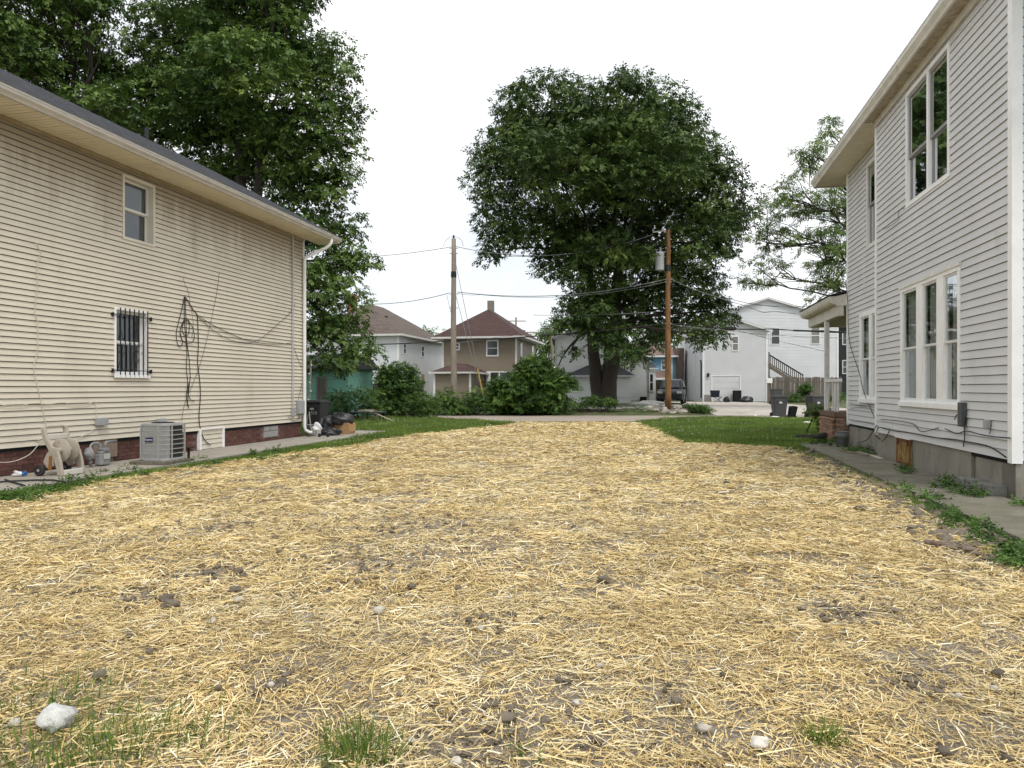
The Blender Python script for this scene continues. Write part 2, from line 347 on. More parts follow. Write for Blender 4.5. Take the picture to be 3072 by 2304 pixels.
def chaff(y0, y1, per, s):
    xm = .80*y1+2; n = int(per*(2*xm)*(y1-y0)); x = rng.uniform(-xm, xm, n); y = rng.uniform(y0, y1, n); k = (np.abs(x) < .78*y+1.2) & inside(STRAW, x, y); x, y = x[k], y[k]; k = rng.random(len(x)) > .75*bare(x, y); x, y = x[k], y[k]; n = len(x)
    th = rng.uniform(0, np.pi, n); l = s*rng.lognormal(0, .6, n); w = s*.16*rng.uniform(.5, 1.4, n); tl = rng.normal(0, .25, n)
    c = np.stack([x, y, bed_h(x, y)+.002+np.abs(np.sin(tl))*l*.5], 1); t = np.stack([np.cos(th)*np.cos(tl), np.sin(th)*np.cos(tl), np.sin(tl)], 1)*(l/2)[:, None]; sd = np.stack([-np.sin(th), np.cos(th), rng.normal(0, .3, n)], 1)*(w/2)[:, None]
    return np.stack([c-t-sd, c-t+sd, c+t+sd, c+t-sd], 1), np.clip(rng.normal(.42, .25, n), 0, 1)
bands = [chaff(2.2, 5, 3800, .024), chaff(5, 9, 1300, .036), straw_band(2.2, 5, 3700, .0048, .082, .40), straw_band(5, 8.5, 2300, .0068, .10, .40), straw_band(8.5, 14, 1350, .0092, .125, .37), straw_band(14, 21, 760, .0135, .14, .32), straw_band(21, 31.3, 460, .0195, .17, .27)]
o = obj_of(quads_mesh('straw_mulch', np.concatenate([q[0] for q in bands]), np.concatenate([q[1] for q in bands]), m_straw), 'straw_mulch')
tag(o, 'loose golden straw mulch strewn over the whole bare lot', 'straw', kind='stuff')

# grass
GREEN = [(0, (.26, .26, .09)), (.12, (.075, .14, .028)), (.55, (.145, .225, .04)), (1., (.24, .32, .075))]
m_grass = tint_mat('grass_blade', GREEN, rough=.55, trans=.25, patch=(.7, .3))
def blades(x, y, z, h, w, lean=.45):
    n = len(x); th = rng.uniform(0, 2*np.pi, n); a = rng.uniform(0, 2*np.pi, n); ln = np.abs(rng.normal(0, lean, n))
    sd = np.stack([np.cos(th), np.sin(th), 0*th], 1)*(w/2)[:, None]
    top = np.stack([np.cos(a)*np.sin(ln), np.sin(a)*np.sin(ln), np.cos(ln)], 1)*h[:, None]
    c = np.stack([x, y, z], 1)
    return np.stack([c-sd, c+sd, c+top+sd*.25, c+top-sd*.25], 1)
def lawn_blades(poly, per, h, w, keep=None, z=.01):
    p = np.array(poly); x0, y0 = p.min(0); x1, y1 = p.max(0); y0 = max(y0, 3)
    n = int(per*(x1-x0)*(y1-y0)); x = rng.uniform(x0, x1, n); y = rng.uniform(y0, y1, n); k = inside(poly, x, y) & (np.abs(x) < .8*y+1)
    if keep is not None: k &= keep(x, y)
    x, y = x[k], y[k]; n = len(x); f = fnoise(x*1.3, y*1.3)
    return blades(x, y, np.full(n, z), h*(.45+1.1*f)*rng.uniform(.6, 1.3, n), w*rng.uniform(.6, 1.4, n)), np.clip(rng.normal(.55, .22, n)+(f-.5)*.5, 0, 1)
ll = lambda x, y: (x*CS-y*SN, x*SN+y*CS)
near = lambda x, y: ll(x, y)[1] < 19
pa = [lawn_blades(LAWN_L, 2300, .06, .010, near), lawn_blades(LAWN_L, 480, .12, .022, lambda x, y: ~near(x, y))]
tag(obj_of(quads_mesh('lawn_grass', np.concatenate([q[0] for q in pa]), np.concatenate([q[1] for q in pa]), m_grass), 'lawn_grass'),
    'green grass beside the beige house and across its back yard', 'grass', kind='stuff')
pb = lawn_blades(LAWN_R, 900, .10, .020)
tag(obj_of(quads_mesh('lawn_grass', *pb, m_grass), 'lawn_grass'), 'mown green lawn in front of the alley, right of the straw', 'grass', kind='stuff')
# ragged edge where grass and straw mingle, and stray blades in the soil along the right walk
def edge(pts, per, spread, h, w, z=.03):
    out = []
    for (a, c) in zip(pts[:-1], pts[1:]):
        a, c = np.array(a), np.array(c); n = int(per*np.linalg.norm(c-a)); t = rng.random(n)
        q = a+(c-a)*t[:, None]+rng.normal(0, spread, (n, 2)); out.append(q)
    q = np.concatenate(out); k = fnoise(q[:, 0]*2.2, q[:, 1]*2.2) > .47; q = q[k]; n = len(q)
    return blades(q[:, 0], q[:, 1], np.full(n, z), h*rng.uniform(.4, 1.3, n), w*rng.uniform(.6, 1.3, n), .6), np.clip(rng.normal(.5, .25, n), 0, 1)
pe = [edge(STRAW[1:9], 260, .16, .09, .012), edge(STRAW[9:15], 220, .14, .08, .013), edge(STRAW[14:19], 420, .10, .06, .009)]
tag(obj_of(quads_mesh('edge_grass', np.concatenate([q[0] for q in pe]), np.concatenate([q[1] for q in pe]), m_grass), 'edge_grass'),
    'ragged thin grass along the edges of the straw', 'grass', kind='stuff')
# clover heads
m_clover = mat('clover_flower', (.66, .66, .54), rough=.8, var=.1)
b = MB()
for poly, n in ((LAWN_L, 1900), (LAWN_R, 900)):
    p = np.array(poly); x0, y0 = p.min(0); x1, y1 = p.max(0); x = rng.uniform(x0, x1, n*3); y = rng.uniform(max(y0, 18), y1, n*3)
    k = inside(poly, x, y) & (fnoise(x*.6+3, y*.6+9) > .46); k[n*2:] = False
    for q, w in zip(x[k], y[k]):
        s, z = random.uniform(.009, .016), random.uniform(.07, .13)
        b.add([(q-s, w, z), (q, w-s, z), (q+s, w, z), (q, w+s, z), (q, w, z+s), (q, w, z-s)], [(0, 1, 4), (1, 2, 4), (2, 3, 4), (3, 0, 4), (1, 0, 5), (2, 1, 5), (3, 2, 5), (0, 3, 5)])
tag(b.build('clover_flowers', m_clover), 'tiny white clover heads dotted through both lawns', 'clover', kind='stuff')

# concrete walks, slab by slab
def walkway(name, x0, x1, ys, z0, z1, m, joints=.012, skew=0.):
    root = tag(bpy.data.objects.new(name, None), kind='structure'); COL.objects.link(root)
    root.location = lot(x0, ys[0]); root.rotation_euler = (0, 0, -PSI); OFF[root.name] = Vector((x0, ys[0], 0))
    for a, c in zip(ys[:-1], ys[1:]):
        d1, d2, e = random.uniform(-skew, skew), random.uniform(-skew, skew), random.uniform(0, skew*.4)
        q = MB(); q.hexa([(x0+d1, a+joints, z0), (x1, a+joints, z0), (x1, c-joints, z0), (x0+d2, c-joints, z0), (x0+d1, a+joints, z1-e), (x1, a+joints, z1), (x1, c-joints, z1), (x0+d2, c-joints, z1-e*.6)])
        q.build('slab', m, root, bevel=.012)
walkway('walkway_left', -8.95, -10.36, [3.2, 5.1, 6.9, 8.7, 10.4, 12.4, 14.3, 16.2, 18.1, 20.1, 22.0], -.1, .08, m_conc, .006)
walkway('walkway_right', 3.38, 4.36, [4.2, 6.3, 8.4, 10.6, 12.7, 14.6, 16.5, 18.4, 20.0], -.1, .065, m_mossconc, .01, .05)

# clods and stones lying in the straw
m_clod = mat('clod_soil', (.165, .138, .105), rough=.95, var=.25, scale=20, bump=.6, bscale=70, rnd=.25)
m_stone = mat('pale_stone', (.52, .48, .41), rough=.85, var=.2, scale=18, bump=.5, bscale=60, rnd=.12)
def lump(name, u, v, w, h, m, label, seed, group=None, cat=None, asp=.8):
    p = gnd(u, v+h*.35, .02); s = w*p.y/K/2; b = MB(); b.blob((0, 0, s*.25*h/w*2), (s, s*asp, s*h/w*1.15), seed, .24, 11, 8, .6)
    o = b.build(name, m, smooth=True); o.location = (p.x, p.y, float(bed_h(np.array([p.x]), np.array([p.y]))[0])+.016); o.rotation_euler = (0, 0, random.uniform(-.6, .6)); return tag(o, label, cat or name.split('_')[-1], group)
CL = [(623, 1723, 34, 17), (705, 1778, 38, 18), (717, 1718, 26, 18), (450, 1959, 26, 18), (390, 1918, 26, 13), (426, 1984, 22, 14), (1236, 1764, 28, 15), (1170, 1696, 20, 12), (882, 1688, 15, 11),
      (837, 1660, 16, 10), (324, 1959, 22, 14), (1090, 1720, 30, 16), (655, 2069, 22, 16), (844, 2051, 34, 22), (764, 2079, 24, 14), (1197, 2091, 18, 12), (1406, 1869, 20, 18), (1455, 1861, 24, 18),
      (1375, 1773, 24, 14), (1540, 1861, 24, 12), (1465, 2197, 28, 16), (2028, 2111, 34, 22), (1994, 2080, 18, 16), (2006, 2064, 16, 14), (2171, 2037, 24, 14), (1678, 2050, 28, 14), (1703, 2053, 26, 14),
      (2476, 1828, 32, 18), (2994, 2025, 34, 24), (2734, 2062, 24, 16), (2588, 1808, 14, 12), (3023, 2283, 34, 20), (2834, 2261, 48, 16), (2180, 1452, 20, 10), (2585, 1530, 40, 12), (2338, 2252, 18, 15), (690, 1585, 18, 9), (1720, 1585, 16, 8), (1180, 1585, 18, 9), (1285, 1582, 24, 10)]
for i, (u, v, w, h) in enumerate(CL): lump('clod', u, v, w, h, m_clod, 'small grey-brown clod of earth lying in the straw', 40+i, 'clods of earth scattered in the straw', 'clod')
ST = [(638, 1873, 'small tan pebble with a dark side left of the middle straw'), (713, 1810, 'small bright white stone left of the middle straw'), (813, 2060, 'rounded grey stone beside a dark clod in the lower left straw'),
      (1441, 1897, 'small round grey stone below two dark clods'), (1800, 2005, 'tiny white stone right of the middle straw'), (2876, 2094, 'small white chip in the lower right straw'), (2982, 2070, 'pale stone below the dark clod near the right edge'), (1233, 2235, 'pale stone right of the middle grass tuft')]
for i, (u, v, lab) in enumerate(ST): lump('stone', u, v, 24, 16, m_stone, lab, 90+i, cat='stone')
lump('clod', 500, 1801, 44, 22, m_clod, 'upper of the two large stacked clods at left', 3, cat='clod')
lump('clod', 512, 1818, 58, 26, m_clod, 'lower and larger of the two stacked clods at left', 4, cat='clod')
lump('clod', 1811, 1747, 42, 20, m_clod, 'largest clod right of centre in the middle distance', 5, cat='clod')
lump('clod', 1520, 2166, 62, 22, m_clod, 'long brown clod near the bottom middle', 6, cat='clod')
lump('clod', 300, 2031, 40, 28, m_clod, 'rounded brown clod above the bottom left grass', 8, cat='clod')
lump('stone', 1136, 1835, 34, 24, m_stone, 'light grey rounded stone left of the middle of the straw', 9, cat='stone')
lump('stone', 1729, 2114, 26, 20, m_stone, 'brown oval pebble in the lower middle straw', 12, cat='stone')
lump('stone', 2112, 2197, 46, 24, m_stone, 'speckled oval stone in the lower right straw', 13, cat='stone')
lump('stone', 2277, 2246, 58, 34, mat('white_limestone', (.72, .69, .61), rough=.9, var=.12, scale=25, bump=.5), 'broad white limestone left of the right grass tuft', 14, cat='stone')
lump('stone', 45, 2182, 34, 22, m_stone, 'pale tan stone left of the big white rock', 15, cat='stone')
lump('stone', 1367, 2298, 40, 22, m_stone, 'grey stone cut off by the bottom edge, middle left', 16, cat='stone')
lump('white_rock', 168, 2168, 112, 66, mat('white_rock_face', (.66, .66, .63), rough=.9, var=.2, scale=14, bump=.9, bscale=22, col2=(.45, .45, .44), c2pos=(.55, .7)), 'big angular white rock in the bottom left grass', 17, cat='rock')
b = MB(); g2 = random.Random(5)
for i in range(1500):
    y = 2.6+g2.random()**1.4*16; x = g2.uniform(-.75, .75)*y
    if not inside(STRAW, np.array([x]), np.array([y]))[0]: continue
    s = g2.uniform(.004, .014)*(1+y*.05); z = float(bed_h(np.array([x]), np.array([y]))[0])+s*.3+.006
    a = g2.uniform(0, 3); c, d = math.cos(a)*s, math.sin(a)*s*.8
    b.add([(x-c, y-d, z), (x+d, y-c, z), (x+c, y+d, z), (x-d, y+c, z), (x, y, z+s*.7), (x, y, z-s)], [(0, 1, 4), (1, 2, 4), (2, 3, 4), (3, 0, 4), (1, 0, 5), (2, 1, 5), (3, 2, 5), (0, 3, 5)])
tag(b.build('gravel_bits', mat('gravel_bit', (.34, .29, .235), rough=.95, var=.35, scale=9)), 'fine gravel and soil crumbs scattered between the straw', 'gravel', kind='stuff')

# foreground grass tufts
def tuft(name, u, v, rad, n, h, w, label, cat='grass', yellow=.0):
    c = gnd(u, v); q = rng.normal(0, rad, (n, 2)); x, y = c.x+q[:, 0], c.y+q[:, 1]
    segs = []; th = rng.uniform(0, 2*np.pi, n); ln = np.abs(rng.normal(.15, .33, n)); hh = h*rng.uniform(.35, 1.15, n); ww = w*rng.uniform(.6, 1.3, n); a = np.arctan2(q[:, 1], q[:, 0])+rng.normal(0, .9, n)
    p = np.stack([x, y, np.full(n, .02)], 1); sd = np.stack([np.cos(th), np.sin(th), 0*th], 1); tint = np.clip(rng.normal(.5, .2, n)-yellow*(rng.random(n) < .35), 0, 1); T = []
    for s in range(4):
        l2 = ln*(1+s*.75); d = np.stack([np.cos(a)*np.sin(l2), np.sin(a)*np.sin(l2), np.cos(l2)], 1)*(hh/4)[:, None]
        w0, w1 = ww*(1-.22*s)/2, ww*(1-.22*(s+1))/2; segs.append(np.stack([p-sd*w0[:, None], p+sd*w0[:, None], p+d+sd*w1[:, None], p+d-sd*w1[:, None]], 1)); p = p+d; T.append(tint)
    o = obj_of(quads_mesh(name, np.concatenate(segs)-np.array([c.x, c.y, 0]), np.concatenate(T), m_grass), name); o.location = (c.x, c.y, 0); return tag(o, label, cat, kind='stuff')
tuft('grass_tuft', 1070, 2290, .085, 330, .15, .0075, 'lush green grass tuft at the bottom edge, left of middle')
tuft('grass_tuft', 2465, 2240, .04, 150, .105, .0075, 'small green grass tuft in the lower right straw')
tuft('grass_tuft', 1590, 2300, .05, 12, .17, .012, 'a few broad single blades at the bottom middle')
tuft('grass_tuft', 435, 1512, .05, 60, .06, .008, 'tiny pale tuft in the straw near the air conditioner')
tuft('grass_tuft', 110, 2250, .30, 800, .095, .0075, 'ragged grass patch around the white rock, bottom left', yellow=.5)
tuft('grass_tuft', 370, 2270, .17, 520, .11, .0075, 'ragged green grass patch right of the white rock', yellow=.4)
tuft('grass_tuft', 150, 2110, .15, 220, .105, .007, 'thin grass standing behind the white rock', yellow=.4)

# crumbled soil along the right walk and at the lot's ragged edges
b = MB(); g7 = random.Random(31)
EDGE = [gnd(u, v) for u, v in ((2400, 1352), (2486, 1392), (2560, 1430), (2640, 1462), (2720, 1505), (2800, 1552), (2880, 1610), (2960, 1660))]
for i in range(420):
    k = g7.randrange(len(EDGE)-1); p = EDGE[k].lerp(EDGE[k+1], g7.random())+Vector((g7.gauss(-.10, .16), g7.gauss(0, .2), 0)); s = g7.uniform(.012, .05)*(1 if i % 7 else 1.5)
    b.blob((p.x, p.y, .03+s*.3), (s*1.2, s, s*.7), i, .3, 7, 5)
for u0, v0, n, sp in ((1100, 1700, 60, .3), (620, 1735, 40, .22), (1300, 1592, 50, .4), (1450, 2215, 40, .14), (2570, 1860, 30, .2), (440, 1812, 30, .12), (1500, 1875, 20, .12), (830, 2060, 25, .1), (690, 1590, 40, .4), (2460, 1830, 25, .2), (2740, 2060, 25, .1), (1760, 2230, 25, .12)):
    c = gnd(u0, v0)
    for i in range(n):
        x, y = c.x+g7.gauss(0, sp), c.y+g7.gauss(0, sp); s = g7.uniform(.006, .024)*(.6+c.y*.07); b.blob((x, y, float(bed_h(np.array([x]), np.array([y]))[0])+s*.5+.008), (s*1.2, s, s*.7), i*3+n, .3, 7, 5)
tag(b.build('soil_crumbs', m_clod), 'crumbled dark soil along the right walk and in bare spots of the straw', 'soil', kind='stuff')
# ================================================================== house-building helpers
def cut(rects, ops):
    for (b0, b1, c0, c1) in ops:
        nx_ = []
        for (a0, a1, z0, z1) in rects:
            if b1 <= a0 or b0 >= a1 or c1 <= z0 or c0 >= z1: nx_.append((a0, a1, z0, z1)); continue
            if b0 > a0: nx_.append((a0, b0, z0, z1))
            if b1 < a1: nx_.append((b1, a1, z0, z1))
            l, r = max(a0, b0), min(a1, b1)
            if c0 > z0: nx_.append((l, r, z0, c0))
            if c1 < z1: nx_.append((l, r, c1, z1))
        rects = nx_
    return rects
def siding(parent, T, a0, a1, z0, z1, course, m, ops=(), lip=.02, gap=.011, single=False, span=None, name='siding_plank', wob=0.):
    """lapped boards: each course a board of its own, or (far away) joined into one part"""
    n = max(1, round((z1-z0)/course)); h = (z1-z0)/n; allb = MB()
    for i in range(n):
        zb = z0+i*h; l, r = (span(zb+h*.5) if span else (a0, a1))
        if r-l < .05: continue
        w = random.uniform(-wob, wob)
        for (p0, p1, c0, c1) in cut([(l, r, zb, zb+h-gap)], ops):
            if c1-c0 < .004 or p1-p0 < .004: continue
            q = MB() if not single else allb; d = lambda z: lip-(lip-.004)*((z-zb)/(h-gap))
            q.hexa([T(p0, -.004, c0), T(p1, -.004, c0), T(p1, d(c0)+w, c0), T(p0, d(c0)+w, c0), T(p0, -.004, c1), T(p1, -.004, c1), T(p1, d(c1)+w, c1), T(p0, d(c1)+w, c1)])
            if not single: q.build(name, m, parent)
    if single: return tag(allb.build('siding', m, parent), kind='stuff')
def window(parent, T, a0, a1, z0, z1, mf, ms, mg, depth=.10, cas=.05, proud=.025, mulls=(), split=.5, sill=True, curtain=None, sashw=.035, name='window', screen=False, upper_screen=False):
    b = MB(); o0, o1 = -depth-.04, proud
    b.box(a0, a0+cas, o0, o1, z0, z1, T); b.box(a1-cas, a1, o0, o1, z0, z1, T); b.box(a0+cas, a1-cas, o0, o1, z1-cas, z1, T); b.box(a0+cas, a1-cas, o0, o1, z0, z0+cas, T)
    for (p, q) in mulls: b.box(p, q, o0, o1-.004, z0+cas, z1-cas, T)
    w = b.build(name, mf, parent)
    if sill: MB().box(a0-.02, a1+.02, proud, proud+.035, z0-.03, z0+cas*.6, T).build('sill', mf, w)
    ed = [a0+cas]+[x for mm in mulls for x in mm]+[a1-cas]
    for i in range(0, len(ed), 2):
        l, r = ed[i], ed[i+1]; lo, hi = z0+cas, z1-cas; mid = lo+(hi-lo)*split
        for k, (c0, c1, oo) in enumerate(((mid-.018, hi, -depth+.03), (lo, mid+.018, -depth))):
            s = MB(); t = .028
            s.box(l, l+sashw, oo-t, oo, c0, c1, T); s.box(r-sashw, r, oo-t, oo, c0, c1, T); s.box(l+sashw, r-sashw, oo-t, oo, c1-sashw, c1, T); s.box(l+sashw, r-sashw, oo-t, oo, c0, c0+sashw, T)
            s.build('sash', ms, w)
            MB().add([T(l+sashw, oo-t*.5, c0+sashw), T(r-sashw, oo-t*.5, c0+sashw), T(r-sashw, oo-t*.5, c1-sashw), T(l+sashw, oo-t*.5, c1-sashw)], [(0, 1, 2, 3)]).build('pane', mg, w)
            if (k == 1 and screen) or (k == 0 and upper_screen):
                MB().box(l+sashw, r-sashw, oo-t*.5-.03, oo-t*.5-.026, c0+sashw, c1-sashw, T).build('screen', m_screen, w)
        if curtain:
            q = MB(); n = 40
            for j in range(n+1):
                a = l+(r-l)*j/n; oo = -depth-.10+.022*math.sin(j*1.35+i)+.012*math.sin(j*.6+2*i)
                q.v += [tuple(T(a, oo, lo)), tuple(T(a, oo, hi))]
            q.f = [(2*j, 2*j+2, 2*j+3, 2*j+1) for j in range(n)]; q.build('curtain', curtain, w)
    return w
def flat_window(parent, T, a0, a1, z0, z1, mf=None, cas=.07, bar=True, mp=None, boards=None):
    """a window of a house far off: frame, two panes"""
    mf = mf or m_white; b = MB(); mid = (z0+z1)/2
    b.box(a0, a0+cas, -.02, .07, z0, z1, T); b.box(a1-cas, a1, -.02, .07, z0, z1, T); b.box(a0+cas, a1-cas, -.02, .07, z1-cas, z1, T); b.box(a0+cas, a1-cas, -.02, .07, z0, z0+cas, T)
    if bar: b.box(a0+cas, a1-cas, -.02, .066, mid-.03, mid+.03, T)
    w = b.build('window', mf, parent)
    for c0, c1 in (((z0+cas, mid-.03), (mid+.03, z1-cas)) if bar else ((z0+cas, z1-cas),)):
        MB().box(a0+cas, a1-cas, .036, .042, c0, c1, T).build('pane', mp or m_farglass, w)
    return w
def far_glass():
    m = mat('far_window_pane', (.035, .04, .045), rough=.08, var=.3, scale=1.5, spec=.6); return m
m_farglass = far_glass()
m_farshade = mat('far_window_shade', (.22, .215, .20), rough=.25, var=.12, spec=.5)

# mildew on the beige wall: brown growth below the eave, broken by paler run-off streaks
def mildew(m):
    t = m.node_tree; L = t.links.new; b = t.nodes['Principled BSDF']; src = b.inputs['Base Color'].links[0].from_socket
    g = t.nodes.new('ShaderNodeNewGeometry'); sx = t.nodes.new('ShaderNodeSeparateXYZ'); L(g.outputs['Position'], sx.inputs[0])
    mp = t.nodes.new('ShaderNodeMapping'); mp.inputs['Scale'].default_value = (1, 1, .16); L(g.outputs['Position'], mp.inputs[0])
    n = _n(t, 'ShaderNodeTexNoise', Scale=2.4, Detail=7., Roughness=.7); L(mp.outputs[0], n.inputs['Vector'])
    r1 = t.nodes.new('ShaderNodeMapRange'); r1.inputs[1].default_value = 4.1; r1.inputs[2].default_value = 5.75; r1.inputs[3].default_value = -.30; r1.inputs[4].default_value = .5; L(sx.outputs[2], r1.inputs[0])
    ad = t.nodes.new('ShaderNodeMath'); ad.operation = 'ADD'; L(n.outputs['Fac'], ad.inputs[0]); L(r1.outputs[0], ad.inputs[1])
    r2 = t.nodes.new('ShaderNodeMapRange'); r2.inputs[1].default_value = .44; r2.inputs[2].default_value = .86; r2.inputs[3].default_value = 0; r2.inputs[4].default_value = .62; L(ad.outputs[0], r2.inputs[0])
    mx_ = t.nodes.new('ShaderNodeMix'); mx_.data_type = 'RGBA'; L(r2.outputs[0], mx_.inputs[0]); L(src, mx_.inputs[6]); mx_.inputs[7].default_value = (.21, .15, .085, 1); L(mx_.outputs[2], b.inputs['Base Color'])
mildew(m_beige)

# ================================================================== the beige house on the left
XL = -10.4; YN, YF = 6.3, 19.08
TL = lambda a, o, z: (XL+o, a, z)
hl = thing('beige_house', 'two-storey beige vinyl-sided house with stained eave, at left', 'house', lotbase=(XL, YN, 0))
W1 = (11.77, 12.68, 1.725, 3.06); W2 = (11.98, 12.88, 4.42, 5.70)
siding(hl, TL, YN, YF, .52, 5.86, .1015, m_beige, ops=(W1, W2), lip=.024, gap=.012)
b = MB(); b.box(-18.5, XL-.26, YN+.1, YF-.02, .1, 5.9); b.box(XL-.26, XL-.006, YF-.03, YF-.01, .5, 5.86); b.box(XL-.26, XL-.01, YN+.1, YN+.12, .5, 5.86); b.box(XL-.27, XL-.01, YN+.1, YF-.02, .46, .515); b.build('sheathing', m_dark, hl)
b = MB(); b.box(XL-.5, XL-.045, YN, YF-.02, -.05, .515); b.build('foundation', m_mortar, hl)
bk = MB().box(-.0995, .0995, -.045, .014, 0, .0605); bkm = bk.mesh('brick', m_brick)
ya, yb_ = wall(597, 1300, XL)[1], wall(667, 1300, XL)[1]; pa_, pb_ = wall(794, 1300, XL)[1], wall(836, 1300, XL)[1]; oa_, ob_ = wall(281, 1320, XL)[1], wall(353, 1320, XL)[1]
for c in range(6):
    y = 8.75+(.106 if c % 2 else 0)
    while y < YF-.1:
        skip = (ya-.09 < y < yb_+.09) or (pa_-.09 < y < pb_+.09 and c > 0) or (oa_+.1 < y < ob_-.1)
        if not skip: link_copy(bkm, 'brick', hl, Vector((XL-.075, y, .083+c*.0725))-OFF[hl.name], (0, 0, R(90)))
        y += .2125
# soffit, board by board
sbm = MB().box(-.68, -.02, -.0425, .0425, 0, .02).mesh('soffit_board', m_soffit); y = 8.2
while y < 19.93:
    link_copy(sbm, 'soffit_board', hl, Vector((-9.69, y+.05, 5.868+(.002 if int(y*10) % 3 else 0)))-OFF[hl.name]); y += .1
MB().box(XL+.002, -9.69, 6.0, 19.96, 5.888, 5.93).build('soffit_backing', m_dark, hl)
MB().box(XL+.026, XL+.05, YN, YF, 5.80, 5.864).build('frieze_trim', mat('stained_frieze', (.34, .27, .17), rough=.7, var=.2, scale=4), hl)
# gutter: K profile
prof = [(-9.70, 5.87), (-9.655, 5.87), (-9.64, 5.905), (-9.60, 5.945), (-9.60, 5.995), (-9.70, 5.995)]
MB().prism([(x, 6.0, z) for x, z in prof], [(x, 19.98, z) for x, z in prof]).build('gutter', m_gutter_t, hl)
MB().box(-9.72, -9.588, 6.0, 19.985, 5.996, 6.026).build('drip_edge', m_white, hl)
# roof: deck and stepped shingle courses
SL = .53; deck = [(-9.61, 6.03), (-14.2, 6.03+SL*4.6), (-18.8, 6.03), (-18.8, 5.95), (-14.2, 5.95+SL*4.6), (-9.60, 6.018)]
MB().prism([(x, 6.0, z) for x, z in deck], [(x, 19.97, z) for x, z in deck]).build('roof', m_shingle, hl)
b = MB(); L_ = math.hypot(4.6, SL*4.6); ux, uz = -4.6/L_, SL*4.6/L_; nx2, nz2 = uz, -ux; k = 0; s = -.03
g3 = random.Random(4)
while s < L_-.02:
    e = min(s+.15, L_)
    y = 6.0+g3.random()*.3
    cuts = [6.0]
    while y < 19.98: cuts.append(y); y += g3.uniform(.25, .45)
    cuts.append(19.985)
    for p, q in zip(cuts[:-1], cuts[1:]):
        t = .012+g3.uniform(0, .007); A = (-9.60+ux*s, 6.03+uz*s); B = (-9.60+ux*e, 6.03+uz*e)
        b.hexa([(A[0], p+.003, A[1]), (A[0], q-.003, A[1]), (B[0], q-.003, B[1]), (B[0], p+.003, B[1]),
                (A[0]+nx2*t, p+.003, A[1]+nz2*t), (A[0]+nx2*t, q-.003, A[1]+nz2*t), (B[0]+nx2*.004, q-.003, B[1]+nz2*.004), (B[0]+nx2*.004, p+.003, B[1]+nz2*.004)])
    s += .142
tag(b.build('shingles', m_shingle, hl), kind='stuff')
MB().lathe([(.055, 0), (.055, .5), (.045, .5), (.045, .3)], (-13.95, 17.0, 8.15), 14).build('vent_pipe', m_blk, hl)
# windows
w1 = window(hl, TL, *W1, m_white, m_white, m_glassdark, depth=.13, cas=.045, proud=.028, sashw=.05)
w2 = window(hl, TL, *W2, mat('cream_trim', (.66, .62, .54), var=.06), mat('cream_sash', (.68, .66, .60), var=.06), m_glass, depth=.13, cas=.05, proud=.03, sashw=.05, screen=True, upper_screen=True, sill=False)
# security bars over the lower window
gd = MB()
for z in (1.84, 2.92): gd.bar((XL+.045, W1[0]-.06, z), (XL+.045, W1[1]+.06, z), .02, .014); gd.box(XL-.01, XL+.06, W1[0]-.075, W1[0]-.05, z-.05, z+.03); gd.box(XL-.01, XL+.06, W1[1]+.05, W1[1]+.075, z-.05, z+.03)
guard = gd.build('window_guard', m_blk, hl)
for i in range(7):
    y = W1[0]+.12+i*(W1[1]-W1[0]-.17)/6; MB().bar((XL+.055, y, W1[2]-.02), (XL+.055, y, W1[3]+.0), .016, .016, up=(0, 1, 0)).build('bar', m_blk, guard)
sc = MB(); cy, cz = (W1[0]+W1[1])/2+.07, 2.28
def spiral(y0, z0, r0, sg, up): return [(XL+.066, y0+sg*math.cos(t)*r0*(1-t/9), z0+up*math.sin(t)*r0*(1-t/9)) for t in [i*.45 for i in range(17)]]
for sy in (-1, 1):
    for uz_ in (-1, 1):
        sc.tube([(XL+.066, cy, cz+uz_*.38), (XL+.066, cy+sy*.05, cz+uz_*.24), (XL+.066, cy+sy*.085, cz+uz_*.12), (XL+.066, cy+sy*.06, cz+uz_*.06)], .006, 5)
        sc.tube(spiral(cy+sy*.04, cz+uz_*.06, .035, sy, uz_), .005, 5); sc.tube(spiral(cy+sy*.17, cz+uz_*.075, .04, -sy, uz_), .005, 5)
sc.build('scrollwork', m_blk, guard)
# corner trim, downspout, conduit, boxes
MB().box(XL-.03, XL+.034, YF-.004, YF+.05, .5, 5.87).build('corner_trim', m_white, hl)
dsp = [(-9.66, 19.42, 5.9), (-9.66, 19.42, 5.80), (-9.70, 19.40, 5.72), (-9.80, 19.33, 5.62), (-10.24, 19.08, 5.34), (-10.31, 19.04, 5.26), (-10.315, 19.04, 5.15), (-10.315, 19.04, .36), (-10.30, 19.06, .26), (-10.22, 19.14, .19), (-9.98, 19.36, .13)]
MB().tube(dsp, .048, 10).build('downspout', m_white, hl, smooth=True)
yc = wall(874, 900, XL)[1]
MB().tube([(XL+.045, yc, 5.86), (XL+.045, yc, 4.0)], .022, 8).tube([(XL+.045, yc, 4.02), (XL+.045, yc, .9)], .027, 8).build('conduit', mat('grey_conduit', (.42, .42, .42), rough=.5), hl)
m_boxgrey = mat('grey_plastic_box', (.34, .345, .35), rough=.5, var=.08)
MB().box(XL+.02, XL+.10, yc-.06, yc+.06, .68, .93).build('conduit_box', m_boxgrey, hl, bevel=.01)
yb2 = wall(894, 1220, XL)[1]; MB().box(XL+.02, XL+.14, yb2-.14, yb2+.14, .74, 1.14).build('meter_box', m_boxgrey, hl, bevel=.02)
yj = wall(296, 1262, XL)[1]; jb = MB().box(XL+.02, XL+.11, yj-.12, yj+.13, wall(296, 1276, XL)[2], wall(296, 1253, XL)[2]).build('junction_box', m_boxgrey, hl, bevel=.012)
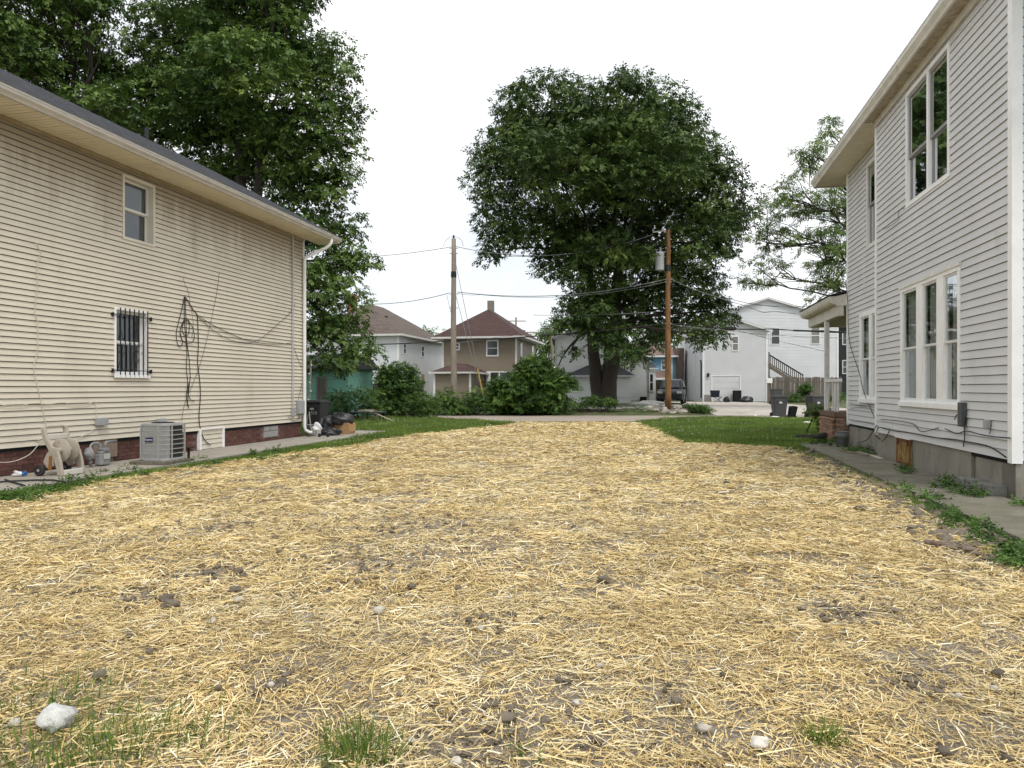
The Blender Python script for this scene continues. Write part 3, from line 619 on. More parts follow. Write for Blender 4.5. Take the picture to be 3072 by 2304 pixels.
yd = wall(476, 1266, XL)[1]; MB().box(XL+.02, XL+.13, yd-.11, yd+.09, wall(476, 1278, XL)[2], wall(476, 1260, XL)[2]+.03).build('disconnect_box', m_boxgrey, hl, bevel=.012)
# crawl-space hatch, board patch, block patch
hp = MB(); z0, z1 = .09, .56
hp.box(XL-.03, XL+.045, ya-.03, ya+.03, .08, z1); hp.box(XL-.03, XL+.045, yb_-.03, yb_+.03, .08, z1); hp.box(XL-.03, XL+.045, ya+.03, yb_-.03, z1-.03, z1); hatch = hp.build('crawl_hatch', m_white, hl)
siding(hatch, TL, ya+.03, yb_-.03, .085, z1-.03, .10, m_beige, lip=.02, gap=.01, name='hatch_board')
MB().box(XL-.04, XL-.008, oa_, ob_, .17, .535).build('board_patch', mat('osb', (.25, .19, .145), rough=.9, var=.25, scale=16, bump=.3), hl)
for i, (q0, q1, c0, c1) in enumerate([(pa_+.005, pa_+.20, .17, .33), (pa_+.215, pb_-.005, .17, .33), (pa_+.005, pa_+.28, .345, .51), (pa_+.295, pb_-.005, .345, .51)]):
    MB().box(XL-.05, XL-.018+i*.002, q0, q1, c0, c1).build('concrete_block', mat('block_grey', (.33, .32, .31), rough=.95, var=.15, scale=9, bump=.4), hl, bevel=.004)

# cables on the wall
def on(u, v, o=.03): p = wall(u, v, XL+o); return lot(*p)
def cable(pts, r, m, label, name='wall_cable', o=.035, extra=()):
    p = [on(*q, o) for q in pts]; sm = [p[0]]
    for i in range(len(p)-1):                         # smooth through the points
        a, b_, c, d = p[max(i-1, 0)], p[i], p[i+1], p[min(i+2, len(p)-1)]
        for t in (.25, .5, .75, 1): sm.append(.5*((2*b_)+(c-a)*t+(2*a-5*b_+4*c-d)*t*t+(3*b_-a-3*c+d)*t**3))
    mb = MB(); mb.tube(sm, r, 6)
    for e in extra: mb.tube([on(*q, o) for q in e], r, 6)
    return tag(mb.build(name, m, smooth=True), label, 'cable')
cable([(107, 728), (120, 752), (121, 765), (114, 780), (112, 800), (111, 860), (104, 935), (111, 960), (113, 1000), (111, 1060), (104, 1085), (101, 1105), (108, 1140), (120, 1190), (130, 1240), (140, 1290), (139, 1310), (132, 1320), (122, 1324)], .007, m_wirewhite, 'long cream cable hanging down the beige wall at far left')
cable([(106, 1318), (121, 1323), (110, 1340), (90, 1362), (60, 1378), (30, 1386), (0, 1387), (-30, 1384)], .007, m_wirewhite, 'sagging cream cable over the bricks left of the hose reel')
cable([(-10, 1212), (30, 1218), (55, 1219), (75, 1215), (98, 1209), (140, 1212), (165, 1210), (190, 1207), (215, 1215), (240, 1217), (262, 1212), (280, 1206), (287, 1209), (288, 1232), (289, 1251)], .006, m_wirewhite, 'scalloped cream cable running into the grey junction box')
cable([(282, 1286), (262, 1300), (240, 1312), (218, 1323)], .006, m_wirewhite, 'cream cable from the junction box down to the hose reel')
cable([(553, 890), (545, 930), (531, 985), (529, 1010), (536, 1040), (548, 1028), (540, 1000), (545, 975), (557, 955), (567, 965), (566, 1000), (553, 1005), (546, 985), (556, 960), (575, 975), (583, 1005), (578, 1025), (563, 1030), (548, 1022), (541, 1000)], .008, m_wire, 'coiled loop of black cable hung on the beige wall')
cable([(554, 890), (553, 950), (556, 1000), (561, 1060), (559, 1100), (563, 1150), (559, 1190), (567, 1225)], .008, m_wire, 'black cable dropping below the coil to a frayed end', extra=([(566, 1150), (563, 1180), (572, 1200), (584, 1204)], [(556, 890), (558, 960), (560, 1020), (568, 1080), (571, 1130), (565, 1180), (562, 1218)]))
cable([(554, 890), (566, 906), (580, 930), (591, 944), (594, 985), (595, 1040), (593, 1090), (599, 1140), (601, 1190), (597, 1250), (602, 1290), (614, 1320), (632, 1335)], .010, m_wire, 'thick black cable falling from the coil to the crawl hatch')
cable([(591, 944), (630, 970), (690, 1000), (740, 1020), (790, 1030), (840, 1032), (873, 1029)], .007, m_wire, 'lower black cable swagged from the coil to the conduit')
cable([(594, 950), (640, 990), (680, 1015), (720, 1026), (755, 1027), (790, 1010), (830, 975), (868, 940), (885, 912)], .006, m_wiregrey, 'upper dark cable swagged from the coil and rising past the conduit')
cable([(551, 832), (553, 848), (565, 875), (571, 915), (577, 945), (580, 985), (575, 1012)], .004, m_wiregrey, 'thin grey wire above the cable coil')
cable([(658, 820), (650, 880), (640, 930), (628, 985), (615, 1040), (598, 1100), (575, 1160), (556, 1205), (548, 1240), (545, 1262)], .0045, m_wiregrey, 'thin straight wire slanting from a peg to the air conditioner')
cable([(879, 1035), (890, 1065), (905, 1102)], .006, m_wire, 'short black cable slanting to the white downspout')
cable([(906, 1150), (898, 1185), (893, 1205)], .006, m_wire, 'short black cable entering the grey meter box')
cable([(863, 1247), (875, 1260), (888, 1262), (898, 1252), (897, 1240)], .006, m_wire, 'drooping black cable under the conduit box')
# ================================================================== things along the beige house
def rrect(cx, cy, w, d, r, n=6):
    pts = []
    for (sx, sy, a0) in ((1, 1, 0), (-1, 1, 90), (-1, -1, 180), (1, -1, 270)):
        for i in range(n+1):
            a = R(a0+90*i/n); pts.append((cx+sx*(w/2-r)+r*math.cos(a), cy+sy*(d/2-r)+r*math.sin(a)))
    return pts
def rprism(mb, cx, cy, w, d, r, z0, z1, n=6):
    p = rrect(cx, cy, w, d, r, n); return mb.prism([(x, y, z0) for x, y in p], [(x, y, z1) for x, y in p])
def text_part(txt, name, m, parent, size, M, shear=0., extr=.001):
    c = bpy.data.curves.new(name, 'FONT'); c.body = txt; c.size = size; c.align_x = 'CENTER'; c.align_y = 'CENTER'; c.shear = shear; c.extrude = extr
    o = bpy.data.objects.new('tmp', c); COL.objects.link(o); bpy.context.view_layer.update()
    me = bpy.data.meshes.new_from_object(o.evaluated_get(bpy.context.evaluated_depsgraph_get())); bpy.data.objects.remove(o); me.materials.clear(); me.materials.append(m)
    q = bpy.data.objects.new(name, me); COL.objects.link(q); q.parent = parent; q.matrix_local = M; return q

m_ac = mat('ac_grey_paint', (.36, .365, .355), rough=.5, var=.06, scale=8); m_coil = mat('ac_coil', (.035, .036, .033), rough=.7, var=.35, scale=14)
ac = thing('air_conditioner', 'grey louvred air conditioner on a wooden pad beside the beige wall', 'air conditioner', lotbase=(-9.29, 11.75, .14))
cx, cy, aw = -9.29, 11.75, .60
m_pad = mat('weathered_pad', (.17, .15, .12), rough=.95, var=.3, scale=10, bump=.5)
for i in range(5): MB().box(cx-.40, cx+.34, cy-.40+i*.156, cy-.40+i*.156+.148, .082, .138).build('pad_board', m_pad, ac, bevel=.006)
rprism(MB(), cx, cy, aw-.05, aw-.05, .12, .15, .80).build('coil', m_coil, ac)
b = MB(); rprism(b, cx, cy, aw, aw, .14, .785, .82); rprism(b, cx, cy, aw-.02, aw-.02, .14, .82, .835); b.build('top_cover', m_ac, ac, bevel=.01)
rprism(MB(), cx, cy, aw, aw, .14, .14, .185).build('base_pan', m_ac, ac, bevel=.006)
for i in range(6): rprism(MB(), cx, cy, aw-.008, aw-.008, .14, .262+i*.0865, .276+i*.0865).build('grille_rail', m_ac, ac)
for (x, y) in ((cx+.13, cy-aw/2+.012), (cx-.26, cy-aw/2+.03), (cx+aw/2-.012, cy-.13), (cx+aw/2-.02, cy+.24)):
    MB().box(x-.013, x+.013, y-.013, y+.013, .16, .80).build('corner_post', m_ac, ac)
b = MB(); pr = rrect(cx, cy, aw-.02, aw-.02, .14, 9)
pr = pr+[pr[0]]; acc = 0; step = .0135
for (p, q) in zip(pr[:-1], pr[1:]):
    L_ = math.hypot(q[0]-p[0], q[1]-p[1]); t = step-acc
    while t < L_:
        x, y = p[0]+(q[0]-p[0])*t/L_, p[1]+(q[1]-p[1])*t/L_
        if y < cy-.13 and not (x > cx+aw/2-.015): b.box(x-.0042, x+.0042, y-.0042, y+.0042, .18, .79)
        t += step
    acc = (acc+L_) % step
tag(b.build('louvre_bars', m_ac, ac), kind='stuff')
b = MB(); b.lathe([(.20, 0), (.20, .012), (.185, .012), (.185, 0)], (cx, cy, .834), 28)
for i in range(5): b.lathe([(.035+i*.032, 0), (.035+i*.032, .008), (.030+i*.032, .008), (.030+i*.032, 0)], (cx, cy, .836), 24)
b.build('fan_guard', m_blk, ac)
pl = MB().box(cx-.135, cx+.02, cy-aw/2-.014, cy-aw/2+.004, .50, .575).build('name_plate', mat('navy_plate', (.012, .015, .09), rough=.35, var=.05), ac)
text_part('Capesta', 'plate_lettering', m_white, pl, .047, Matrix.Translation((cx-.058, cy-aw/2-.016, .536)) @ Matrix.Rotation(R(90), 4, 'X'), .35)
# rusty spool stand beside it
m_rust = mat('dark_rust', (.055, .035, .025), rough=.85, var=.3, scale=14)
p = tolot(gnd(566, 1381, .08)); sp = thing('spool_stand', 'small rusty iron stand with a round foot beside the air conditioner', 'stand', lotbase=(p.x, p.y, .08))
MB().lathe([(.10, 0), (.10, .02), (.03, .035)], (p.x, p.y, .082), 16).build('foot', m_rust, sp); MB().lathe([(.025, 0), (.025, .22)], (p.x, p.y, .11), 10).build('stem', m_rust, sp); MB().lathe([(.02, 0), (.11, .01), (.11, .03), (.05, .045)], (p.x, p.y, .32), 16).build('plate', m_rust, sp)

# hose reel cart
m_reel = mat('taupe_plastic', (.40, .355, .295), rough=.55, var=.1, scale=6, col2=(.30, .25, .19), c2pos=(.58, .72)); m_reelw = mat('pale_plastic', (.58, .55, .49), rough=.5, var=.06)
hr = thing('hose_reel_cart', 'taupe plastic hose reel cart with two wheels against the brick', 'hose reel', lotbase=(-9.62, 9.8, .08))
Y1, Y2 = 9.60, 10.02
def plate(prof, y0, y1, name, m, par=hr, bevel=.012): return MB().prism([(x, y0, z) for x, z in prof], [(x, y1, z) for x, z in prof]).build(name, m, par, bevel=bevel)
side = [(-9.83, .86), (-9.77, .87), (-9.745, .78), (-9.70, .66), (-9.62, .55), (-9.55, .53), (-9.50, .47), (-9.455, .32), (-9.425, .16), (-9.42, .085), (-9.52, .085), (-9.535, .20), (-9.60, .40), (-9.66, .46), (-9.72, .55), (-9.79, .66), (-9.82, .76)]
for y in (Y1, Y2): plate(side, y-.025, y+.025, 'side_frame', m_reel)
back = [(-9.66, .52), (-9.60, .42), (-9.60, .24), (-9.72, .20), (-9.80, .30), (-9.74, .42)]
for y in (Y1+.005, Y2-.005): plate(back, y-.02, y+.02, 'rear_leg', m_reel)
plate([(-9.66, .40), (-9.615, .40), (-9.615, .19), (-9.68, .17)], Y1-.031, Y1-.024, 'rust_stain_panel', mat('rust_orange', (.28, .12, .03), rough=.9, var=.3, scale=12), bevel=.0)
MB().tube([(-9.80, Y1, .845), (-9.80, Y1+.06, .865), (-9.80, Y2-.06, .865), (-9.80, Y2, .845)], .022, 10).build('handle', m_reel, hr, smooth=True)
MB().box(-9.79, -9.72, Y1+.02, Y2-.02, .655, .745).build('tray', m_reelw, hr, bevel=.012)
MB().box(-9.47, -9.425, Y1+.02, Y2-.02, .085, .175).build('foot_bar', m_reelw, hr, bevel=.012)
TY = lambda cy_: (lambda x, y, z: (-9.56+x, cy_+z, .49+y))
for k, yy in enumerate((9.70, 9.88)):
    b = MB(); b.lathe([(.178, -.012), (.188, 0), (.178, .012), (.165, .006), (.165, -.006)], n=30, T=TY(yy)); dsk = b.build('reel_rim', m_reel, hr, smooth=True)
    b = MB()
    for i in range(6):
        a = R(60*i+20); a2 = R(60*i+44)
        b.prism([TY(yy)(r*math.cos(t), r*math.sin(t), -.006) for r, t in ((.05, a), (.168, a), (.168, a2), (.05, a2))], [TY(yy)(r*math.cos(t), r*math.sin(t), .006) for r, t in ((.05, a), (.168, a), (.168, a2), (.05, a2))])
    b.lathe([(.055, -.008), (.055, .008)], n=18, T=TY(yy)); b.build('spoke_web', m_reel, dsk)
MB().lathe([(.045, 0), (.045, .44)], n=14, T=TY(9.58)).build('axle', m_reel, hr)
for yy in (Y1-.05, Y2+.05):
    b = MB(); T_ = lambda x, y, z, yy=yy: (-9.82+x, yy+z, .172+y); b.lathe([(.05, -.025), (.082, -.03), (.092, -.018), (.092, .018), (.082, .03), (.05, .025)], n=22, T=T_); wh = b.build('wheel', mat('black_plastic_wheel', (.035, .032, .03), rough=.6), hr, smooth=True)
    MB().lathe([(.022, -.034), (.022, .034)], n=12, T=T_).build('hub_cap', m_boxgrey, wh)
MB().lathe([(.012, 0), (.012, .5)], n=8, T=lambda x, y, z: (-9.82+x, 9.55+z, .172+y)).build('wheel_axle', m_blk, hr)

# gas meter
m_gm = mat('meter_grey', (.255, .26, .265), rough=.6, var=.15, scale=7)
gy_ = 11.08; gxm = -10.02
gm = thing('gas_meter', 'grey gas meter with round regulator and pipes against the brick', 'gas meter', lotbase=(gxm, gy_, .08))
b = MB(); rprism(b, gxm, gy_, .17, .26, .06, .10, .30); rprism(b, gxm, gy_, .15, .22, .06, .30, .345); b.build('meter_body', m_gm, gm, bevel=.015)
MB().box(gxm+.084, gxm+.10, gy_-.07, gy_+.07, .20, .30).build('dial_face', mat('dial_pale', (.45, .45, .42), rough=.4), gm, bevel=.008)
MB().box(gxm+.02, gxm+.09, gy_-.06, gy_+.06, .345, .405).build('index_cover', m_gm, gm, bevel=.01)
b = MB(); b.tube([(gxm, gy_-.06, .33), (gxm, gy_-.06, .46), (gxm, gy_-.10, .50), (gxm, gy_-.24, .50), (gxm, gy_-.28, .47), (gxm, gy_-.28, .10)], .021, 10); b.tube([(gxm, gy_+.06, .33), (gxm, gy_+.06, .47), (gxm-.02, gy_+.10, .50), (gxm-.06, gy_+.40, .50)], .021, 10); b.build('gas_pipe', m_gm, gm, smooth=True)
b = MB()
for (yy, zz) in ((-.06, .40), (-.28, .40), (-.06, .46), (.06, .46), (-.28, .17)): b.lathe([(.03, -.02), (.03, .02)], (gxm, gy_+yy, zz), 8)
b.build('pipe_union', m_gm, gm)
MB().lathe([(.03, -.08), (.05, -.03), (.10, -.02), (.115, 0), (.10, .02), (.05, .04)], n=22, T=lambda x, y, z: (gxm+.05+x*.9, gy_-.37+z, .33+y)).build('regulator', m_gm, gm, smooth=True)
MB().tube([(gxm, gy_-.28, .33), (gxm+.03, gy_-.34, .33)], .03, 10).build('regulator_neck', m_gm, gm)

# litter and garden hose
p = gnd(56, 1429, .08); lt = MB(); lt.blob((0, 0, .035), (.10, .06, .05), 4, .3, 12, 8, .6); o = lt.build('snack_bag', mat('white_foil', (.75, .76, .78), rough=.35, var=.1), smooth=True); o.location = (p.x, p.y, .085); tag(o, 'crumpled white snack bag with a blue end on the walk', 'litter')
MB().blob((.085, .005, .035), (.035, .05, .045), 9, .2, 10, 7, .6).build('blue_end', mat('blue_foil', (.02, .12, .33), rough=.35), o, smooth=True)
m_hose = mat('dark_hose', (.022, .025, .032), rough=.55)
hp_ = [gnd(-40, 1448, .1), gnd(40, 1443, .1), gnd(110, 1440, .1), gnd(160, 1440, .1), gnd(190, 1445, .1), gnd(215, 1454, .05), gnd(235, 1460, .03)]
hp2 = [gnd(15, 1439, .1), gnd(45, 1448, .1), gnd(70, 1455, .1), gnd(80, 1462, .06), gnd(83, 1474, .03), gnd(76, 1485, .03)]
hp3 = [gnd(247, 1480, .03), gnd(225, 1488, .03), gnd(180, 1494, .03), gnd(100, 1501, .03), gnd(40, 1508, .03), gnd(-30, 1516, .03)]
tag(MB().tube([lot(*(tolot(q))) for q in hp_], .013, 8).tube(hp2, .013, 8).build('garden_hose', m_hose, smooth=True), 'dark garden hose trailing over the walk and into the grass at left', 'hose')
tag(MB().tube(hp3, .013, 8).build('garden_hose', m_hose, smooth=True), 'dark garden hose lying in the grass edge at left', 'hose')

# ------------------------------------------------------------------ heap of rubbish at the far corner
m_cart = mat('cart_grey', (.042, .042, .044), rough=.55, var=.1, scale=5)
m_cartlt = mat('cart_lid_grey', (.06, .06, .062), rough=.5, var=.08)
m_logo = mat('cart_print', (.55, .56, .58), rough=.7, var=.15)
def trash_cart(base, rz, label, group=None, number=None, mbody=None, scale=1., logo=True):
    mb_ = mbody or m_cart; o = thing('trash_cart', label, 'trash cart', base, rz, group); s = scale
    b = MB(); A = rrect(0, 0, .52*s, .56*s, .06*s, 4); B = rrect(0, .02, .66*s, .74*s, .06*s, 4)
    b.prism([(x, y, .06) for x, y in A], [(x, y, .98*s) for x, y in B]); body = b.build('bin_body', mb_, o, bevel=.008)
    b = MB(); b.box(-.345*s, .345*s, -.38*s, .42*s, .975*s, 1.03*s); b.box(-.30*s, .30*s, -.33*s, .36*s, 1.03*s, 1.075*s); b.build('lid', m_cartlt, o, bevel=.02)
    MB().tube([(-.28*s, .44*s, 1.0*s), (.28*s, .44*s, 1.0*s)], .018, 8).build('handle', mb_, o)
    MB().box(-.2*s, .2*s, -.36*s, -.30*s, .80*s, .88*s).build('grab_bar', mb_, o, bevel=.01)
    for sx in (-1, 1):
        T_ = lambda x, y, z, sx=sx: (sx*.30*s+z, .30*s+x, .13*s+y)
        w = MB().lathe([(.05, -.03), (.12*s, -.035), (.13*s, -.02), (.13*s, .02), (.12*s, .035), (.05, .03)], n=18, T=T_).build('wheel', m_blk, o, smooth=True); MB().lathe([(.045, -.04), (.045, .04)], n=10, T=T_).build('hub_cap', mb_, w)
    if logo:
        b = MB()
        def yf(z): return -.28*s+(-.07*s)*(z-.06)/(.92*s)-.012
        for (x, z, r, sq) in ((-.02, .80, .05, 1.), (.035, .765, .055, .7), (-.06, .75, .04, .8), (0.0, .735, .07, .4)):
            n = 9; g_ = random.Random(int(r*1000)+int(z*100)); ring = [(x+r*math.cos(k*6.283/n)*g_.uniform(.7, 1.1), yf(z), z+sq*r*math.sin(k*6.283/n)*g_.uniform(.7, 1.1)) for k in range(n)]
            b.prism(ring, [(p_[0], p_[1]-.003-.001*r, p_[2]) for p_ in ring])
        b.build('emblem', m_logo, body)
    if number:
        text_part(number, 'house_number', m_logo, body, .16, Matrix.Translation((.07, -.345*s, .60)) @ Matrix.Rotation(R(94), 4, 'X'))
    return o
p = at(950, 1283, 25.2); trash_cart((p.x, p.y, .01), R(-12), 'dark grey trash cart numbered 515 behind the black bags', None, '515', scale=.98)
def bagmat(n, c, r=.32): return mat(n, c, rough=r, var=.15, scale=6, bump=1., bscale=9, spec=.5)
m_bag = bagmat('black_plastic_bag', (.018, .018, .02), .26)
def bag(u, v, Z, r, label, seed, m=None, name='trash_bag', rough=.11, z=None, cat='trash bag'):
    c = at(u, v, Z); b = MB(); b.blob((0, 0, 0), r, seed, rough, 28, 18, .55)
    # wrinkles and a gathered neck
    g_ = random.Random(seed); vs_ = []
    for (x, y, zz) in b.v:
        a = math.atan2(y, x); k = 1+.018*math.sin(a*9+zz*4+seed)*(1+zz/r[2])+.01*math.sin(a*15-zz*7); vs_.append((x*k, y*k, zz*k))
    b.v = vs_; o = b.build(name, m or m_bag, smooth=True); o.location = (c.x, c.y, c.z); return tag(o, label, cat)
p = at(1029, 1292, 21.9); bx = thing('cardboard_box', 'brown cardboard box with a torn corner under the big black bag', 'box', (p.x, p.y, .06), R(-14))
m_card = mat('cardboard', (.40, .245, .12), rough=.85, var=.1, scale=4, stretch=(1, 1, .3))
MB().prism([(-.27, -.2, 0), (.29, -.2, 0), (.29, .2, 0), (-.27, .2, 0)], [(-.28, -.2, .36), (.24, -.2, .38), (.24, .2, .38), (-.28, .2, .36)]).build('carton', m_card, bx, bevel=.01)
MB().prism([(.24, -.205, .375), (.30, -.205, .33), (.305, -.205, .10), (.285, -.205, .02)], [(.24, .2, .375), (.33, .2, .33), (.33, .2, .10), (.285, .2, .02)]).build('flap', m_card, bx)
bag(1022, 1261, 21.9, (.42, .30, .24), 'largest black trash bag, slumped on top of the cardboard box', 3)
bag(982, 1271, 21.7, (.20, .20, .22), 'small knotted black bag between the cart and the cardboard box', 8)
bag(988, 1298, 21.2, (.34, .26, .17), 'black trash bag on the slab in front of the cardboard box', 14)
bag(952, 1288, 21.3, (.15, .14, .21), 'crumpled white plastic bag beside the downspout', 21, bagmat('white_plastic_bag', (.78, .78, .78), .4), rough=.2)
p = at(929, 1290, 21.6); bk_ = thing('grey_bucket', 'grey bucket with tools tucked behind the white downspout', 'bucket', (p.x, p.y, .08)); m_bkt = mat('bucket_grey', (.30, .31, .32), rough=.5, var=.1)
MB().lathe([(.115, 0), (.14, .28), (.15, .285), (.15, .30), (.13, .30), (.105, .02)], n=20).build('pail', m_bkt, bk_, smooth=True)
MB().tube([(-.09, 0, .22), (-.06, -.05, .46), (-.02, -.09, .60)], .012, 8).build('bail', m_bkt, bk_)
sh = thing('shovel', 'old shovel leaning beside the white downspout', 'shovel', at(936, 1312, 20.9)); MB().tube([(0, 0, .03), (-.10, .12, .55), (-.13, .17, .75)], .016, 8).build('shaft', mat('old_wood', (.30, .26, .21), rough=.8), sh); MB().blob((.05, -.02, .02), (.10, .08, .02), 3, .1, 10, 6).build('blade', mat('worn_steel', (.32, .30, .28), rough=.5), sh)
p = at(950, 1312, 20.8); bl = thing('concrete_block', 'small pale concrete block in front of the white bag', 'block', (p.x, p.y, .082), R(-20)); b = MB(); b.box(-.09, .09, -.09, .09, 0, .19); b.build('block_body', mat('pale_block', (.43, .42, .40), rough=.95, var=.15, scale=10, bump=.4), bl, bevel=.01); b = MB(); [b.box(x-.025, x+.025, -.092, -.085, .03, .16) for x in (-.045, .045)]; b.build('painted_core_shadow', mat('block_shadow_grey', (.30, .29, .28)), bl)
p = at(971, 1316, 20.4); db = thing('dumbbell', 'black dumbbell lying on the walk before the bags', 'dumbbell', (p.x, p.y, .135), R(-12)); TX = lambda x, y, z: (z, x, y)
MB().lathe([(.014, -.11), (.014, .11)], n=10, T=TX).build('grip', m_blk, db)
for sx in (-1, 1): MB().lathe([(.03, sx*.10), (.052, sx*.105), (.052, sx*.155), (.03, sx*.16)], n=8, T=TX).build('weight', m_blk, db)
b = MB()
for i in range(26): q = at(random.uniform(897, 938), random.uniform(1312, 1322), 20.6+random.uniform(-.3, .3)); a = random.uniform(0, 3); q.z = .1+random.uniform(0, .04); b.tube([q, q+Vector((math.cos(a)*.12, math.sin(a)*.12, random.uniform(-.01, .03)))], .008, 5)
tag(b.build('twig_pile', mat('dark_twig', (.07, .05, .04), rough=.9)), 'small heap of dead twigs at the foot of the downspout', 'twigs', kind='stuff')
# a pole with string lights standing behind the cart
p0, p1 = at(926, 1240, 27), at(933, 1082, 27); p0.z = .0; pl_ = thing('light_pole', 'thin weathered pole wound with string lights behind the trash cart', 'pole', (p0.x, p0.y, 0)); MB().tube([Vector((0, 0, 0)), p1-p0], .035, 8).build('post', mat('grey_wood_post', (.27, .24, .20), rough=.9, var=.2, scale=8), pl_)
for i in range(7):
    t = .15+i*.13; q = (p1-p0)*t; MB().blob((q.x+.05*math.cos(i*2), q.y-.05, q.z), (.03, .03, .035), i, .05, 8, 6).build('bulb', mat('bulb_glass', (.8, .78, .70), rough=.2), pl_, smooth=True)
# low table with scrap wood in the back lawn
p = gnd(1105, 1266); tb = thing('low_table', 'low dark table in the back lawn piled with scrap wood', 'table', (p.x, p.y, 0), R(-6)); m_tab = mat('table_dark', (.075, .075, .078), rough=.5, var=.1)
MB().box(-.72, .72, -.38, .38, .42, .455).build('table_top', m_tab, tb, bevel=.008)
for sx in (-.6, -.15, .6):
    for sy in (-.3, .3): MB().box(sx-.025, sx+.025, sy-.025, sy+.025, 0, .42).build('leg', m_tab, tb)
m_scrap = mat('scrap_wood', (.56, .49, .38), rough=.8, var=.2, scale=8)
SC = [((-.45, -.1, .48), (.25, -.05, .50), .05, 'pale scrap board lying along the low table'), ((-.3, .1, .48), (.4, -.2, .52), .045, 'scrap board crossing the pile on the low table'), ((.05, -.2, .53), (1.35, -.65, .06), .045, 'long pale stick slanting from the low table to the grass'), ((-.4, 0, .53), (0.2, .1, .53), .07, 'short thick scrap of wood on top of the low table'), ((.1, .2, .10), (.55, -.25, .14), .06, 'scrap of wood on the ground under the low table')]
cT, sT = math.cos(R(-6)), math.sin(R(-6)); tw = lambda q: Vector((p.x+q[0]*cT-q[1]*sT, p.y+q[0]*sT+q[1]*cT, q[2]))
for a, c, w, lab in SC: tag(MB().bar(tw(a), tw(c), w, .025).build('scrap_board', m_scrap), lab, 'board')
# ================================================================== the grey house on the right
XB, XR2 = 4.40, 4.73; YB0, YB1, YR1 = 10.33, 16.40, 20.22
TB = lambda a, o, z: (XB-o, a, z); TR = lambda a, o, z: (XR2-o, a, z); TF = lambda a, o, z: (a, YB0-o, z)
hr_ = thing('grey_house', 'two-storey grey vinyl-sided house with white trim, at right', 'house', lotbase=(XB, YB0, 0))
OU = (12.38, 14.45, 4.83, 6.96); OLo = (11.97, 14.76, 1.19, 3.38); RW1 = (17.15, 19.0, 1.17, 3.33); RW2 = (16.9, 18.38, 4.79, 6.83)
siding(hr_, TB, YB0+.09, YB1-.07, .56, 7.14, .1235, m_grey, ops=(OU, OLo), lip=.023, gap=.009)
siding(hr_, TR, YB1, YR1-.07, .56, 7.14, .1235, m_grey, ops=(RW1, RW2), lip=.023, gap=.009)
siding(hr_, TF, XB+.10, XB+3.2, .56, 7.14, .1235, m_grey, lip=.023, gap=.009)
b = MB(); b.box(XB+.34, 11, YB0+.3, YB1+.1, .1, 7.2); b.box(XR2+.34, 11, YB1+.1, YR1-.25, .1, 7.2); b.box(XB+.01, XB+3.3, YB0+.006, YB0+.03, .5, 7.2)
b.box(XB+.02, XB+.36, YB1-.03, YB1-.01, .55, 7.14); b.box(XR2+.02, XR2+.36, YR1-.03, YR1-.01, .55, 7.14); b.box(XB+.02, 4.9, YB0+.2, YB1-.01, .5, .555); b.box(XR2+.02, 5.0, YB1, YR1-.01, .5, .555); b.build('sheathing', m_dark, hr_)
b = MB(); b.box(XB-.03, XB+.035, YB0-.03, YB0+.09, .52, 7.14); b.box(XB+.035, XB+.095, YB0-.03, YB0+.02, .52, 7.14); b.build('corner_board', m_white, hr_)
b = MB(); b.box(XB-.03, XB+.03, YB1-.07, YB1+.03, .50, 7.14); b.box(XB+.03, XR2, YB1-.0, YB1+.03, .50, 7.14); b.build('corner_board', m_white, hr_)
MB().box(XR2-.032, XR2+.03, YR1-.07, YR1+.03, .52, 7.14).build('corner_board', m_white, hr_)
# foundation
b = MB(); b.box(XB+.03, XB+.4, YB0+.02, 11.55, -.05, .555); b.box(XB+.015, XB+.4, 11.67, YB1, -.05, .555); b.box(XR2+.03, XR2+.4, YB1, YR1, -.05, .555); b.box(XB+.03, 9, YB0+.0, YB0+.4, -.05, .555); fo = b.build('foundation', m_found, hr_, bevel=.006)
b = MB(); b.box(XB+.06, XB+.3, 11.55, 11.67, -.05, .555); b.build('foundation_pier', mat('old_brick_pier', (.16, .14, .12), rough=.95, var=.35, scale=14, bump=.6), fo)
for i in range(4): MB().box(XB-.18, XB+.03, 10.55+i*.28, 10.55+i*.28+.265, .03, .20-.012*(i % 2)).build('footing_brick', mat('footing_grey', (.20, .195, .175), rough=.95, var=.3, scale=9, bump=.6), fo, bevel=.012)
# windows
def Yu(u, X=XB): return wall(u, 1000, X)[1]
window(hr_, TB, *OU, m_white, m_darksash, m_glassdark, depth=.03, cas=.075, proud=.03, mulls=((Yu(2787)-.045, Yu(2787)+.045),), sashw=.055, sill=False, split=.42, curtain=mat('dim_curtain', (.10, .10, .105), var=.3, scale=9, stretch=(1, 1, .1)))
tw_ = window(hr_, TB, *OLo, m_white, m_sash, m_glass, depth=.022, cas=.085, proud=.03, mulls=((Yu(2835), Yu(2814)), (Yu(2771), Yu(2753))), sashw=.04, split=.47, curtain=m_curtain)
MB().box(XB-.05, XB+.0, OLo[0]-.03, OLo[1]+.03, OLo[3]-.02, OLo[3]+.03).build('head_trim', m_whiteold, tw_)
window(hr_, TR, *RW1, m_white, m_sash, m_glass, depth=.025, cas=.11, proud=.03, mulls=((17.98, 18.17),), sashw=.045, split=.47, screen=True, curtain=m_curtain)
window(hr_, TR, *RW2, m_whiteold, m_darksash, m_glassdark, depth=.03, cas=.09, proud=.03, mulls=((17.55, 17.68),), sashw=.045, sill=False)
